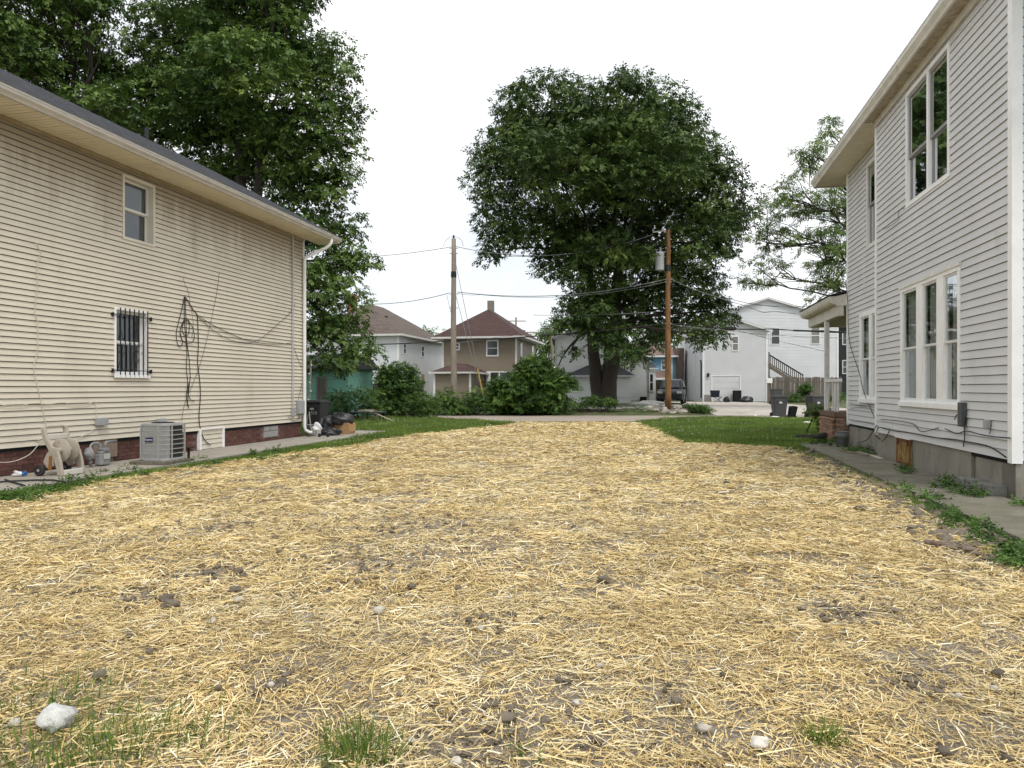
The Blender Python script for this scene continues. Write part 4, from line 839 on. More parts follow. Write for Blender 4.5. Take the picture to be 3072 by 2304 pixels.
# eave: soffit boards, gutter, roof
b = MB(); b.box(4.12, XB-.004, 8.9, YB1-.02, 7.15, 7.17); b.build('narrow_soffit', mat('stained_soffit', (.40, .35, .28), rough=.7, var=.25, scale=5, col2=(.22, .17, .12), c2pos=(.5, .7)), hr_)
MB().box(XB-.06, XB-.03, YB0-.1, YB1-.03, 7.02, 7.149).build('frieze_board', m_cream, hr_)
m_sof2 = mat('cream_soffit_far', (.66, .61, .50), rough=.6, var=.08, scale=3, col2=(.40, .33, .24), c2pos=(.62, .75))
sm2 = MB().box(4.13, XR2+.02, -.047, .047, 7.152, 7.164).mesh('soffit_board', m_sof2); y = YB1+.08
while y < 21.35: link_copy(sm2, 'soffit_board', hr_, Vector((0, y, 0))-OFF[hr_.name]); y += .1
sm3 = MB().box(XR2+.03, 8.5, -.047, .047, 7.152, 7.164).mesh('soffit_board', m_sof2); y = YR1+.1
while y < 21.35: link_copy(sm3, 'soffit_board', hr_, Vector((0, y, 0))-OFF[hr_.name]); y += .1
MB().box(4.13, 9, 8.9, 21.4, 7.172, 7.22).build('soffit_backing', m_dark, hr_)
pf = [(4.14, 7.13), (4.10, 7.13), (4.085, 7.18), (4.04, 7.25), (4.04, 7.32), (4.14, 7.32)]
MB().prism([(x, 8.9, z) for x, z in pf], [(x, 21.42, z) for x, z in pf]).build('gutter', m_cream, hr_)
MB().box(4.125, 9, 21.37, 21.43, 7.13, 7.30).build('end_fascia', m_cream, hr_)
MB().box(4.035, 4.12, 8.9, 21.43, 7.322, 7.335).build('drip_edge', m_white, hr_)
rf = [(4.03, 8.9, 7.34), (4.03, 21.45, 7.34), (8, 17.5, 9.2), (8, 12.9, 9.2), (12, 8.9, 7.34), (12, 21.45, 7.34)]
b = MB(); b.add(rf, [(0, 1, 2, 3), (1, 5, 2), (0, 3, 4), (4, 3, 2, 5), (0, 4, 5, 1)]); b.build('roof', m_shingle, hr_)
# porch behind: low roof on a post, brick pier, broken balustrade
m_porch = mat('porch_ceiling', (.50, .45, .36), rough=.7, var=.12, scale=3)
b = MB(); b.box(4.44, 8.5, YR1+.06, 24.4, 3.70, 3.72); po = b.build('porch', m_porch, hr_)
b = MB(); b.prism([(4.44, YR1+.04, 3.68), (8.5, YR1+.04, 3.68), (8.5, YR1+.04, 4.9), (4.44, YR1+.04, 3.93)], [(4.44, YR1+.075, 3.68), (8.5, YR1+.075, 3.68), (8.5, YR1+.075, 4.9), (4.44, YR1+.075, 3.93)]); b.box(4.36, 4.44, YR1+.035, 24.4, 3.72, 3.93); b.build('porch_fascia', m_cream, po)
pf = [(4.36, 3.74), (4.32, 3.74), (4.28, 3.80), (4.26, 3.92), (4.36, 3.92)]; MB().prism([(x, YR1+.0, z) for x, z in pf], [(x, 24.4, z) for x, z in pf]).build('porch_gutter', m_cream, po)
MB().prism([(4.25, YR1-.02, 3.935), (8.5, YR1-.02, 4.95), (8.5, YR1-.02, 4.98), (4.25, YR1-.02, 3.965)], [(4.25, 24.45, 3.935), (8.5, 24.45, 4.95), (8.5, 24.45, 4.98), (4.25, 24.45, 3.965)]).build('porch_roof', mat('black_shingle', (.03, .03, .032), rough=.95), po)
MB().box(4.50, 4.64, YR1+.08, 24.3, 3.42, 3.698).build('porch_beam', m_cream, po); MB().box(4.64, 8.5, 24.15, 24.3, 3.42, 3.698).build('porch_beam', m_cream, po)
MB().box(4.50, 4.62, 21.85, 21.99, .85, 3.418).build('post', m_whiteold, po, bevel=.006); MB().box(8.2, 8.34, 24.15, 24.29, .05, 3.418).build('post', m_whiteold, po)
MB().box(4.52, 4.60, YR1+.05, 21.85, 1.66, 1.74).build('handrail', m_whiteold, po)
for (y, d, w) in ((20.55, 0, .05), (20.85, .02, .11), (21.12, .0, .05), (21.55, .22, .06)): MB().bar((4.56, y+d, .86), (4.56, y, 1.66), w, .045, up=(1, 0, 0)).build('baluster', m_whiteold, po)
MB().box(4.40, 8.4, YR1+.05, 22.05, .72, .845).build('porch_floor', mat('brown_porch_edge', (.16, .105, .075), rough=.85, var=.2, scale=5), po)
pier = MB().box(4.46, 8.3, YR1+.1, 22.0, -.05, .718).build('porch_base', m_mortar, po)
pbm = MB().box(-.10, .10, -.05, .02, 0, .062).mesh('brick', mat('tan_brick', (.30, .185, .125), rough=.9, var=.2, scale=8, rnd=.25, bump=.4))
for c in range(9):
    y = YR1+.2+(.1 if c % 2 else 0)
    while y < 21.95: link_copy(pbm, 'brick', pier, (4.42, y, .04+c*.073), (0, 0, R(-90))); y += .215
    x = 4.56+(.1 if c % 2 else 0)
    while x < 4.72: link_copy(pbm, 'brick', pier, (x, YR1+.12, .04+c*.073), (0, 0, 0)); x += .215
# rusty hatch in the foundation
ha = [wall(u, v, XB) for u, v in ((2692, 1297), (2735, 1300), (2692, 1375), (2735, 1388))]; y0, y1 = wall(2735, 1340, XB)[1], wall(2694, 1340, XB)[1]
MB().box(XB-.05, XB+.012, y0-.03, y1+.03, .545, .585).build('hatch_lintel', m_whiteold, hr_)
m_rusty = mat('rusty_yellow_metal', (.25, .19, .06), rough=.7, var=.25, scale=5, col2=(.17, .06, .018), c2pos=(.44, .58), stretch=(1, 1, .5))
ht = MB().box(XB-.022, XB+.012, y0, y1, .05, .545).build('foundation_hatch', m_rusty, hr_, bevel=.004)
b = MB(); b.box(XB-.034, XB-.02, y0, y0+.05, .05, .54); b.box(XB-.034, XB-.02, y1-.05, y1, .05, .54); b.box(XB-.034, XB-.02, y0+.05, y1-.05, .48, .54); b.box(XB-.034, XB-.02, y0+.05, y1-.05, .05, .11); b.build('hatch_frame', mat('rust_frame', (.16, .065, .025), rough=.85, var=.3, scale=10), ht)
b = MB(); [b.box(XB-.042, XB-.03, q-.025, q+.025, .42, .54) for q in (y0+.12, y1-.12)]; b.build('hinge', m_rust, ht)
# small boxes and cables on the right wall
yb3 = Yu(2898); MB().box(XB-.10, XB-.02, yb3-.09, yb3+.05, .92, 1.28).build('cable_box', mat('dark_cable_box', (.08, .085, .09), rough=.5), hr_, bevel=.01)
ys_ = Yu(2974); MB().box(XB-.09, XB-.02, ys_-.05, ys_+.05, .93, 1.06).build('outlet_cover', m_boxgrey, hr_, bevel=.015)
def cableR(pts, r, m, label, X=XB, o=.05, name='wall_cable', extra=()):
    pr_ = [lot(*wall(u, v, X-o)) for u, v in pts]; sm_ = [pr_[0]]
    for i in range(len(pr_)-1):
        a, b_, c, d = pr_[max(i-1, 0)], pr_[i], pr_[i+1], pr_[min(i+2, len(pr_)-1)]
        for t in (.25, .5, .75, 1): sm_.append(.5*((2*b_)+(c-a)*t+(2*a-5*b_+4*c-d)*t*t+(3*b_-a-3*c+d)*t**3))
    mb = MB().tube(sm_, r, 6)
    for e in extra: mb.tube([lot(*wall(u, v, X-o)) for u, v in e], r, 6)
    return tag(mb.build(name, m, smooth=True), label, 'cable')
cableR([(2642, 1282), (2680, 1292), (2740, 1300), (2800, 1312), (2860, 1318), (2900, 1325), (2960, 1337), (2990, 1352), (3018, 1372)], .010, m_wire, 'thick black cable strung low along the right house siding')
cableR([(2642, 1258), (2690, 1262), (2740, 1272), (2760, 1293), (2790, 1291), (2815, 1283)], .007, m_wire, 'upper black cable on the siding near the rusty hatch')
cableR([(2835, 1286), (2870, 1300), (2900, 1293), (2940, 1303), (2980, 1310), (3030, 1314)], .008, m_wire, 'dark cable waving below the outlet cover toward the white corner')
cableR([(2900, 1245), (2896, 1262), (2893, 1285), (2894, 1310), (2890, 1340)], .008, m_wire, 'black cable dropping from the dark cable box', extra=([(2893, 1243), (2870, 1245), (2863, 1258)],))
cableR([(2974, 1273), (2972, 1288), (2968, 1302)], .005, m_wire, 'short cable under the round outlet cover')
cableR([(2630, 1275), (2615, 1300), (2600, 1320), (2570, 1330)], .009, m_wire, 'black cable looping off the corner over the foundation', extra=([(2636, 1280), (2625, 1305), (2640, 1318)], [(2668, 1292), (2660, 1310), (2646, 1325)]))
cableR([(2537, 845), (2543, 900), (2545, 990), (2552, 1040), (2575, 1110), (2590, 1170), (2600, 1200), (2618, 1240), (2630, 1270)], .008, m_wire, 'long black cable running down the far wall past the white window', X=XR2)
cableR([(2548, 1208), (2580, 1216), (2625, 1212)], .006, m_wire, 'thin cable under the sill of the far white window', X=XR2, extra=([(2550, 1224), (2590, 1222), (2630, 1232)],))
cableR([(2550, 1262), (2600, 1268), (2632, 1276)], .006, mat('red_brown_wire', (.09, .035, .025)), 'red-brown cable low on the far wall of the right house', X=XR2)
cableR([(2713, 625), (2700, 630), (2694, 645), (2697, 655), (2680, 672), (2650, 688)], .005, m_wire, 'loose wire tail below the upper twin window')
# bucket, pipe, boards and a curb by the right walk
p = tolot(gnd(2526, 1341, .065)); bu = thing('plastic_bucket', 'grey ribbed plastic bucket on the walk by the porch', 'bucket', tuple(lot(p.x, p.y, .066)))
MB().lathe([(.125, 0), (.142, .26), (.155, .262), (.155, .275), (.145, .28), (.146, .30), (.157, .302), (.157, .315), (.147, .32), (.150, .36), (.158, .362), (.158, .375), (.14, .375), (.118, .02)], n=24).build('pail', mat('dull_bucket', (.16, .165, .165), rough=.6, var=.15, scale=8), bu, smooth=True)
MB().tube([(math.cos(t)*.162, -.03-math.sin(t)*.10, .30-math.sin(t)*.12) for t in [i*math.pi/10 for i in range(11)]], .004, 6).build('bail', m_wiregrey, bu)
pp = [gnd(2390, 1312, .08), gnd(2420, 1313, .09), gnd(2445, 1312, .12), gnd(2460, 1309, .20), gnd(2474, 1306, .28)]
tag(MB().tube(pp, [.075, .085, .085, .08, .075], 12).build('black_pipe', mat('charred_black', (.022, .021, .02), rough=.8, var=.3, scale=9, bump=.6, bscale=25), smooth=True), 'thick black pipe lying across the end of the right walk', 'pipe')
for i, (a, c, lab, mm) in enumerate([((2522, 1351), (2605, 1366), 'brown board lying on the walk beside the bucket', mat('old_board', (.22, .17, .13), rough=.9, var=.2)), ((2602, 1362), (2646, 1376), 'short pale board on the walk against the foundation', m_scrap), ((2560, 1352), (2640, 1371), 'thin grey lath on the walk near the foundation', mat('grey_lath', (.30, .28, .25), rough=.9))]):
    tag(MB().bar(gnd(*a, .085), gnd(*c, .085), .05, .025).build('loose_board', mm), lab, 'board')
cb = thing('brick_curb', 'half-buried row of old bricks at the right edge of the straw', 'curb', gnd(2850, 1655)); q0, q1 = gnd(2775, 1640)-gnd(2850, 1655), gnd(2935, 1668)-gnd(2850, 1655)
for i in range(6): MB().bar(q0.lerp(q1, i/6)+Vector((0, 0, .03)), q0.lerp(q1, (i+.94)/6)+Vector((0, 0, .03-.006*(i % 2))), .09, .075).build('brick', mat('dirty_brick', (.19, .14, .105), rough=.95, var=.3, scale=14, rnd=.2, bump=.5), cb, bevel=.012)
# ================================================================== houses and sheds beyond the alley
class House:
    """a building with its own axes: local x along the front to the right, local y away from the alley"""
    def __init__(s, name, label, u, Z, rz, cat='house', zb=None):
        s.C = Vector(((u-U0)*Z/K, Z, gz(Z) if zb is None else zb)); s.rz = rz; s.o = thing(name, label, cat, tuple(s.C), rz)
        c, n = math.cos(rz), math.sin(rz); s.rot = lambda x, y: (x*c+y*n, -x*n+y*c)
        s.cam = s.rot(-s.C.x, -s.C.y)
    def front(s, u, v, y0=0.):
        d = s.rot((u-U0)/K, 1); t = (y0-s.cam[1])/d[1]; return s.cam[0]+d[0]*t, H-s.C.z-(v-V0)/K*t
    def side(s, u, v, x0=0.):
        d = s.rot((u-U0)/K, 1); t = (x0-s.cam[0])/d[0]; return s.cam[1]+d[1]*t, H-s.C.z-(v-V0)/K*t
def Tf(y0=0.): return lambda a, o, z: (a, y0-o, z)             # a wall facing the alley
def Ts(x0=0., sg=1): return lambda a, o, z: (x0+sg*o, a, z)    # a side wall
def hip(b, x0, x1, y0, y1, z, zr, ov=.5, inset=None, ridge=None):
    X0, X1, Y0, Y1 = x0-ov, x1+ov, y0-ov, y1+ov; i = inset or (X1-X0)/2
    xm = (X0+X1)/2; r0, r1 = (ridge if ridge else (Y0+i, Y1-i))
    P = [(X0, Y0, z), (X1, Y0, z), (X1, Y1, z), (X0, Y1, z), (xm, r0, zr), (xm, r1, zr)]
    b.add(P, [(0, 1, 4), (1, 2, 5, 4), (2, 3, 5), (3, 0, 4, 5), (3, 2, 1, 0)]); return b
def gutter_ring(par, x0, x1, y0, y1, z, m, ov=.5, h=.14):
    b = MB(); X0, X1, Y0, Y1 = x0-ov-.02, x1+ov+.02, y0-ov-.02, y1+ov+.02
    b.box(X0, X1, Y0-.05, Y0+.06, z-h, z+.02); b.box(X1-.06, X1+.05, Y0+.06, Y1, z-h, z+.02); b.box(X0-.05, X0+.06, Y0+.06, Y1, z-h, z+.02); b.build('gutter', m, par)
    MB().box(X0+.06, X1-.06, Y0+.06, Y1, z-h+.02, z-h+.05).build('soffit', m, par)
def roofmat(n, c): return mat(n, c, rough=.95, var=.2, scale=1.2, fine=.38, bscale=7, stretch=(1, 1, 5.5), bump=.3)
m_wsid = mat('white_clapboard', (.70, .72, .735), rough=.55, var=.05, scale=.7)
m_wsid2 = mat('white_vinyl_garage', (.66, .675, .69), rough=.55, var=.05, scale=.6)
m_cream2 = mat('pale_clapboard', (.76, .77, .755), rough=.6, var=.06, scale=.7)  # albedo lightened to offset the big tree's shade on this house
m_tan = mat('tan_vinyl', (.265, .22, .165), rough=.6, var=.06, scale=.8)
m_osb2 = mat('plywood_board', (.20, .115, .065), rough=.9, var=.25, scale=3)
m_soffar = mat('far_soffit', (.42, .42, .41), var=.05)
m_fblock = mat('far_foundation', (.24, .235, .225), rough=.95, var=.15, scale=2)

# --- white hip-roofed house
h = House('white_hip_house', 'white clapboard two-storey house with brown hip roof behind the shrubs', 1195, 62, -PSI); o = h.o
ez = 5.75; w, d = 9.5, 13.
MB().box(-w, 0, .02, d, 0, ez).build('wall', m_wsid, o)
f1 = lambda u, v: h.front(u, v); wa = [f1(1077, 1111), f1(1095, 1140)]
siding(o, Tf(), -w, -.08, .3, ez, .16, m_wsid, single=True, lip=.03, gap=.016); siding(o, Ts(), .1, d, .3, ez, .16, m_wsid, single=True, lip=.03, gap=.016)
MB().box(-.08, .05, -.05, .10, 0, ez).build('corner_board', m_white, o)
b = MB(); hip(b, -w, 0, 0, d, ez+.06, 9.15, ridge=(4.75, 8.3)); b.build('roof', roofmat('brown_grey_shingle', (.125, .10, .085)), o); gutter_ring(o, -w, 0, 0, d, ez+.06, m_whiteold)
for (u0, u1, v0, v1) in ((1209, 1217, 1026, 1063), (1263, 1271, 1037, 1072)):
    y0, z1 = h.side(u0, v0); y1, z0 = h.side(u1, v1); flat_window(o, Ts(), y0, y1, z0, z1, cas=.09)
(x0, z1), (x1, z0) = f1(1076, 1110), f1(1096, 1127); flat_window(o, Tf(), x0, x1, z0, z1, bar=False)
(x0, z1), (x1, z0) = f1(1065, 1124), f1(1104, 1145); MB().box(x0, x1, -.10, -.055, z0, z1).build('plywood_patch', m_osb2, o)
y0, z1 = h.side(1263, 1122); y1, z0 = h.side(1271, 1160); MB().box(.04, .09, y0, y1, z0, z1).build('boarded_window', mat('pale_plywood', (.36, .29, .18), var=.2), o)
x, z = h.front(1162, 941, 3.0); MB().box(-2.7, -2.3, 3.0, 3.3, 7.62, 7.78).build('roof_vent', m_blk, o)
p = h.rot(0, 0); MB().box(-7.6, -6.9, 6.0, 6.7, 7.2, 10.3).build('chimney', mat('red_chimney', (.24, .10, .06), var=.2, scale=3), o)

# --- tan house with lean-to and deck
h = House('tan_house', 'tan vinyl two-storey house with dark red-brown hip roof and chimney', 1549, 62, -PSI); o = h.o; w, d, ez = 6.75, 9.5, 5.55
MB().box(-w, 0, .02, d, 0, ez).build('wall', m_tan, o)
siding(o, Tf(), -w, -.06, .2, ez, .155, m_tan, single=True, lip=.03, gap=.016); siding(o, Ts(), .1, d, .2, ez, .155, m_tan, single=True, lip=.03, gap=.016)
b = MB(); b.box(-.10, .05, -.05, .10, 0, ez); b.box(-w-.04, -w+.14, -.05, .05, 0, ez); b.build('corner_board', m_whiteold, o)
m_redroof = roofmat('red_brown_shingle', (.078, .047, .043))
b = MB(); hip(b, -w, 0, 0, d, ez+.06, 8.45, ov=.75, ridge=(3.4, 6.2)); b.build('roof', m_redroof, o); gutter_ring(o, -w, 0, 0, d, ez+.06, m_whiteold, ov=.75)
b = MB(); x, z = h.front(1472, 933, 3.5); b.box(x-.27, x+.27, 3.3, 3.85, 7.7, z+.95); ch = b.build('chimney', mat('grey_chimney', (.22, .195, .165), var=.2, scale=3, bump=.4, bscale=12), o)
for (u0, u1, v0, v1) in ((1459, 1496, 1020, 1069), (1364, 1380, 1028, 1051)):
    (x0, z1), (x1, z0) = h.front(u0, v0), h.front(u1, v1); flat_window(o, Tf(), x0, x1, z0, z1, cas=.11)
for (u0, u1, v0, v1) in ((1560, 1566, 1027, 1070), (1594, 1601, 1036, 1078)):
    y0, z1 = h.side(u0, v0); y1, z0 = h.side(u1, v1); flat_window(o, Ts(), y0, y1, z0, z1, cas=.10)
(x0, z1), (x1, z0) = h.front(1459, 1114), h.front(1537, 1168)
b = MB(); b.box(x0, x0+.40, -.06, .03, z0, z1); b.box(x1-.35, x1, -.06, .03, z0, z1); b.box(x0+.4, x1-.35, -.06, .03, z1-.1, z1); xm = h.front(1498, 1140)[0]; b.box(xm-.05, xm+.05, -.055, .03, z0, z1-.1); sd_ = b.build('patio_door', m_white, o); MB().box(x0+.4, x1-.35, -.04, -.025, z0, z1-.1).build('pane', m_farglass, sd_)
ax0, ax1, ay = -5.95, -2.85, -4.7; ze = h.front(1350, 1118, ay)[1]
MB().box(ax0, ax1, ay+.02, -.05, 0, ze).build('lean_to', m_tan, o); siding(o, Tf(ay), ax0, ax1-.05, .15, ze, .155, m_tan, single=True, lip=.03, gap=.016)
b = MB(); b.box(ax1-.10, ax1+.05, ay-.05, ay+.08, 0, ze); b.box(ax0-.05, ax0+.10, ay-.05, ay+.02, 0, ze); b.build('lean_to_trim', m_white, o)
b = MB(); za = ze+.85; b.add([(ax0-.35, ay-.35, ze+.05), (ax1+.4, ay-.35, ze+.05), (ax1+.4, -.05, ze+.05), (ax0-.35, -.05, ze+.05), (-4.4, ay+1.4, za), (-4.4, -.05, za)], [(0, 1, 4), (1, 2, 5, 4), (3, 0, 4, 5), (3, 2, 1, 0)]); b.build('lean_to_roof', m_redroof, o)
gutter_ring(o, ax0, ax1, ay, -.4, ze+.05, m_whiteold, ov=.35, h=.13)
m_deck = mat('dark_deck_wood', (.03, .024, .02), rough=.8, var=.2)
dk = MB().box(-2.75, -.3, -2.2, -.1, .55, .68).build('deck', m_deck, o)
MB().box(-2.75, -.3, -2.2, -2.12, 1.6, 1.68).build('rail', m_deck, dk)
for i in range(15): MB().box(-2.72+i*.165, -2.67+i*.165, -2.19, -2.13, .68, 1.6).build('baluster', m_deck, dk)
for x in (-2.7, -.4): MB().box(x-.05, x+.05, -2.2, -2.1, 0, .55).build('deck_post', m_deck, dk)

# --- white gabled house behind the big tree
h = House('white_gable_house', 'white clapboard gabled house behind the trunk of the big tree', 1667, 55, -R(4)); o = h.o
xr = h.front(1945, 1200)[0]; ze_r = h.front(1945, 1085)[1]; zl = h.front(1667, 1014)[1]; xa = xr*.5; zap = zl+1.25
rake = lambda z: xr if z < ze_r else xr-(z-ze_r)*(xr-xa)/(zap-ze_r)
left = lambda z: 0 if z < zl else (z-zl)*xa/(zap-zl)*.98
pw = [(0, 0), (xr, 0), (xr, ze_r), (xa, zap), (0, zl)]
MB().prism([(x, .02, z) for x, z in pw], [(x, 9, z) for x, z in pw]).build('wall', m_cream2, o)
siding(o, Tf(), 0, xr, .25, zap-.05, .165, m_cream2, single=True, lip=.03, gap=.016, span=lambda z: (left(z)+.03, rake(z)-.03))
m_trimg = mat('pale_trim', (.55, .56, .56), var=.05)
b = MB(); b.box(xr-.1, xr+.05, -.05, .05, 0, ze_r); b.box(-.05, .10, -.05, .05, 0, zl); b.bar((xr+.25, -.12, ze_r-.2), (xa, -.12, zap+.07), .30, .2); b.bar((-.2, -.12, zl-.02), (xa, -.12, zap+.07), .30, .2); b.build('rake_trim', m_trimg, o)
b = MB(); b.add([(xr+.35, -.3, ze_r-.22), (xa, -.3, zap+.12), (xa, 9.2, zap+.12), (xr+.35, 9.2, ze_r-.22), (-.3, -.3, zl-.05), (-.3, 9.2, zl-.05)], [(0, 1, 2, 3), (1, 4, 5, 2)]); b.build('roof', roofmat('grey_brown_shingle', (.10, .09, .085)), o)
(x0, z1), (x1, z0) = h.front(1711, 1036), h.front(1736, 1076); flat_window(o, Tf(), x0, x1, z0, z1, cas=.09)
lx0, lx1 = h.front(1706, 1150, -1.9)[0], h.front(1892, 1150, -1.9)[0]; lz = h.front(1800, 1126, -1.9)[1]
MB().box(lx0, lx1, -1.88, -.04, 0, lz).build('lean_to', m_cream2, o); siding(o, Tf(-1.9), lx0, lx1, .45, lz, .165, m_cream2, single=True, lip=.03, gap=.016, ops=())
xm = (lx0+lx1)/2; b = MB(); b.add([(lx0-.3, -2.2, lz), (lx1+.3, -2.2, lz), (lx1-.9, -.03, lz+.85), (lx0+1.6, -.03, lz+.85), (lx0-.3, -.03, lz), (lx1+.3, -.03, lz)], [(0, 1, 2, 3), (0, 3, 4), (1, 5, 2), (0, 4, 5, 1)]); b.build('lean_to_roof', roofmat('charcoal_shingle', (.05, .052, .058)), o)
MB().box(lx0-.32, lx1+.32, -2.26, -2.18, lz-.13, lz+.01).build('lean_to_gutter', m_trimg, o)
(x0, z1), (x1, z0) = h.front(1712, 1133, -1.9), h.front(1740, 1176, -1.9); flat_window(o, Tf(-1.9), x0, x1, z0, z1, cas=.09)
b = MB()
for (u0, u1, yy) in ((1692, 1710, -.06), (1762, 1800, -1.95), (1920, 1940, -.06)):
    (x0, z1), (x1, z0) = h.front(u0, 1190, yy), h.front(u1, 1206, yy); b.box(x0, x1, yy-.02, yy+.03, max(z0, .02), z1)
b.build('foundation_opening', m_dark, o)
bx0, bx1 = xr+.06, h.front(1967, 1150)[0]; bz = h.front(1955, 1104)[1]
bay = MB().box(bx0, bx1, -.1, 1.2, .1, bz).build('bay', m_cream2, o); siding(bay, Tf(-.1), bx0, bx1, .15, bz, .165, m_cream2, single=True, lip=.025, gap=.015)
(x0, z1), (x1, z0) = h.front(1947, 1120, -.1), h.front(1961, 1174, -.1); flat_window(bay, Tf(-.13), x0, x1, z0, z1, cas=.07)
MB().prism([(bx0, -.3, bz), (bx1+.15, -.3, bz), (bx0, -.3, bz+.5)], [(bx0, 1.3, bz), (bx1+.15, 1.3, bz), (bx0, 1.3, bz+.5)]).build('bay_roof', m_shingle, bay)
MB().box(bx0-.02, bx1+.17, -.34, -.30, bz-.1, bz).build('bay_trim', m_white, bay)

# --- blue house
h = House('blue_house', 'sky blue house with brown shingled roof behind the brown pole', 1900, 66, -R(3)); o = h.o; x1 = h.front(2014, 1200)[0]; x2 = h.front(2029, 1200)[0]; x3 = h.front(2050, 1200)[0]; ez = h.front(1960, 1068)[1]
m_blue = mat('sky_blue_siding', (.19, .42, .60), rough=.6, var=.05); m_brs = roofmat('mauve_brown_shingle', (.19, .135, .115))
MB().box(0, x2, 0, 9, 0, ez).build('wall', m_blue, o); siding(o, Tf(), 0, x1-.2, 1.6, ez, .2, m_blue, single=True, lip=.025, gap=.015)
rz_ = h.front(1960, 1031, 4.5)[1]
b = MB(); b.add([(-.4, -.4, ez), (x2+.1, -.4, ez), (x2+.1, 4.5, rz_), (-.4, 4.5, rz_), (x2+.1, 9.3, ez), (-.4, 9.3, ez)], [(0, 1, 2, 3), (3, 2, 4, 5), (1, 4, 2), (0, 3, 5), (0, 5, 4, 1)]); b.build('roof', m_brs, o)
MB().box(-.42, x2+.1, -.46, -.38, ez-.12, ez+.03).build('gutter', m_white, o)
MB().box(x1-.15, x1+.12, -.06, .06, 0, ez).build('corner_board', m_white, o)
br = MB().box(x2, x3, -.4, 8, .55, h.front(2040, 1045)[1]).build('shingled_wing', m_brs, o); MB().box(x2+.02, x3-.02, -.36, 8, 0, .548).build('wing_base', m_dark, br)
(a0, z1), (a1, z0) = h.front(1983, 1079), h.front(2001, 1111); wd = flat_window(o, Tf(), a0, a1, z0, z1, cas=.08)
b = MB(); [b.box(a0+.08+(a1-a0-.16)*i/3-.012, a0+.08+(a1-a0-.16)*i/3+.012, -.045, -.018, (z0+z1)/2, z1-.08) for i in (1, 2)]; b.build('muntin', m_white, wd)
pr_ = h.front(1980, 1136); b = MB(); b.add([(.5, -1.4, pr_[1]+.05), (x1-.3, -1.4, pr_[1]+.05), (x1-.3, -.03, pr_[1]+.75), (.5, -.03, pr_[1]+.75), (.5, -.03, pr_[1]), (x1-.3, -.03, pr_[1])], [(0, 1, 2, 3), (0, 4, 5, 1), (1, 5, 2), (0, 3, 4)]); b.build('porch_roof', m_brs, o)
MB().box(.5, x1-.3, -1.45, -1.38, pr_[1]-.12, pr_[1]+.06).build('porch_fascia', m_white, o); MB().box(.6, x1-.4, -.02, -.005, .1, pr_[1]).build('porch_wall', mat('tan_brick_wall', (.22, .17, .12), var=.25, scale=3), o)

# --- white garage house and the taller block behind it
h = House('white_garage_house', 'white-sided garage building with a gabled upper floor right of the brown pole', 2110, 58, -R(4)); o = h.o; w = h.front(2300, 1200)[0]; ez = h.front(2300, 990)[1]; zap = ez+.85; d = 8.6
pw = [(0, 0), (w, 0), (w, ez), (w/2, zap), (0, ez)]
MB().prism([(x, .02, z) for x, z in pw], [(x, d, z) for x, z in pw]).build('wall', m_wsid2, o)
gdx0, gdz = h.front(2137, 1128); gdx1 = h.front(2219, 1128)[0]
siding(o, Tf(), 0, w, .05, zap-.05, .13, m_wsid2, single=True, lip=.026, gap=.014, ops=((gdx0, gdx1, 0, gdz),), span=lambda z: ((0, w) if z < ez else ((z-ez)*w/2/(zap-ez), w-(z-ez)*w/2/(zap-ez))))
siding(o, Ts(0, -1), 0, d, .05, ez, .13, m_wsid2, single=True, lip=.026, gap=.014)
MB().box(-.06, .08, -.05, .08, 0, ez).build('corner_board', m_white, o); MB().box(w-.08, w+.06, -.05, .08, 0, ez).build('corner_board', m_white, o); MB().box(-.06, .02, 3.6, 3.8, 0, ez).build('side_trim', m_white, o); MB().bar((-.4, -.15, ez-.12), (w/2, -.15, zap+.06), .35, .16).bar((w+.4, -.15, ez-.12), (w/2, -.15, zap+.06), .35, .16).build('rake_trim', m_white, o)
b = MB(); b.add([(-.45, -.35, ez-.1), (w/2, -.35, zap+.12), (w/2, d+.2, zap+.12), (-.45, d+.2, ez-.1), (w+.45, -.35, ez-.1), (w+.45, d+.2, ez-.1)], [(0, 1, 2, 3), (1, 4, 5, 2)]); b.build('roof', roofmat('pale_grey_shingle', (.16, .16, .165)), o)
MB().box(-.42, -.05, -.3, d+.1, ez-.22, ez-.13).build('side_soffit', m_white, o)
gdoor = MB().box(gdx0, gdx1, .01, .018, 0, gdz).build('garage_door', m_wsid2, o)
for i in range(4): MB().box(gdx0+.05, gdx1-.05, -.012, .012, .04+i*gdz/4, (i+1)*gdz/4-.03).build('door_panel', mat('garage_door_white', (.64, .655, .665), var=.05), gdoor)
b = MB(); b.box(gdx0-.1, gdx0, -.05, .03, 0, gdz+.1); b.box(gdx1, gdx1+.1, -.05, .03, 0, gdz+.1); b.box(gdx0, gdx1, -.05, .03, gdz, gdz+.1); b.build('door_casing', m_white, gdoor)
(x0, z1), (x1, z0) = h.front(2195, 1008), h.front(2216, 1053); flat_window(o, Tf(), x0, x1, z0, z1, cas=.07, mp=m_farshade)
x, z = h.front(2124, 1125); MB().box(x-.09, x+.09, -.18, -.03, z-.15, z+.15).build('wall_lamp', m_blk, o, bevel=.03)
(x0, z1), (x1, _) = h.front(2112, 1184), h.front(2133, 1184); MB().box(x0, x1, -.06, -.02, 0, z1).build('block_footing', m_fblock, o)
MB().tube([(-.06, .6, .3), (-.06, .6, 3.3), (-.06, .9, 3.4)], .06, 8).build('service_mast', m_blk, o)
x0, x1 = h.front(2196, 1200)[0], h.front(2216, 1200)[0]; zc = h.front(2200, 1171)[1]; MB().box(x0, x1, -.9, -.2, 0, zc).build('tmp_none', m_dark, o).name = 'doorstep_cabinet'
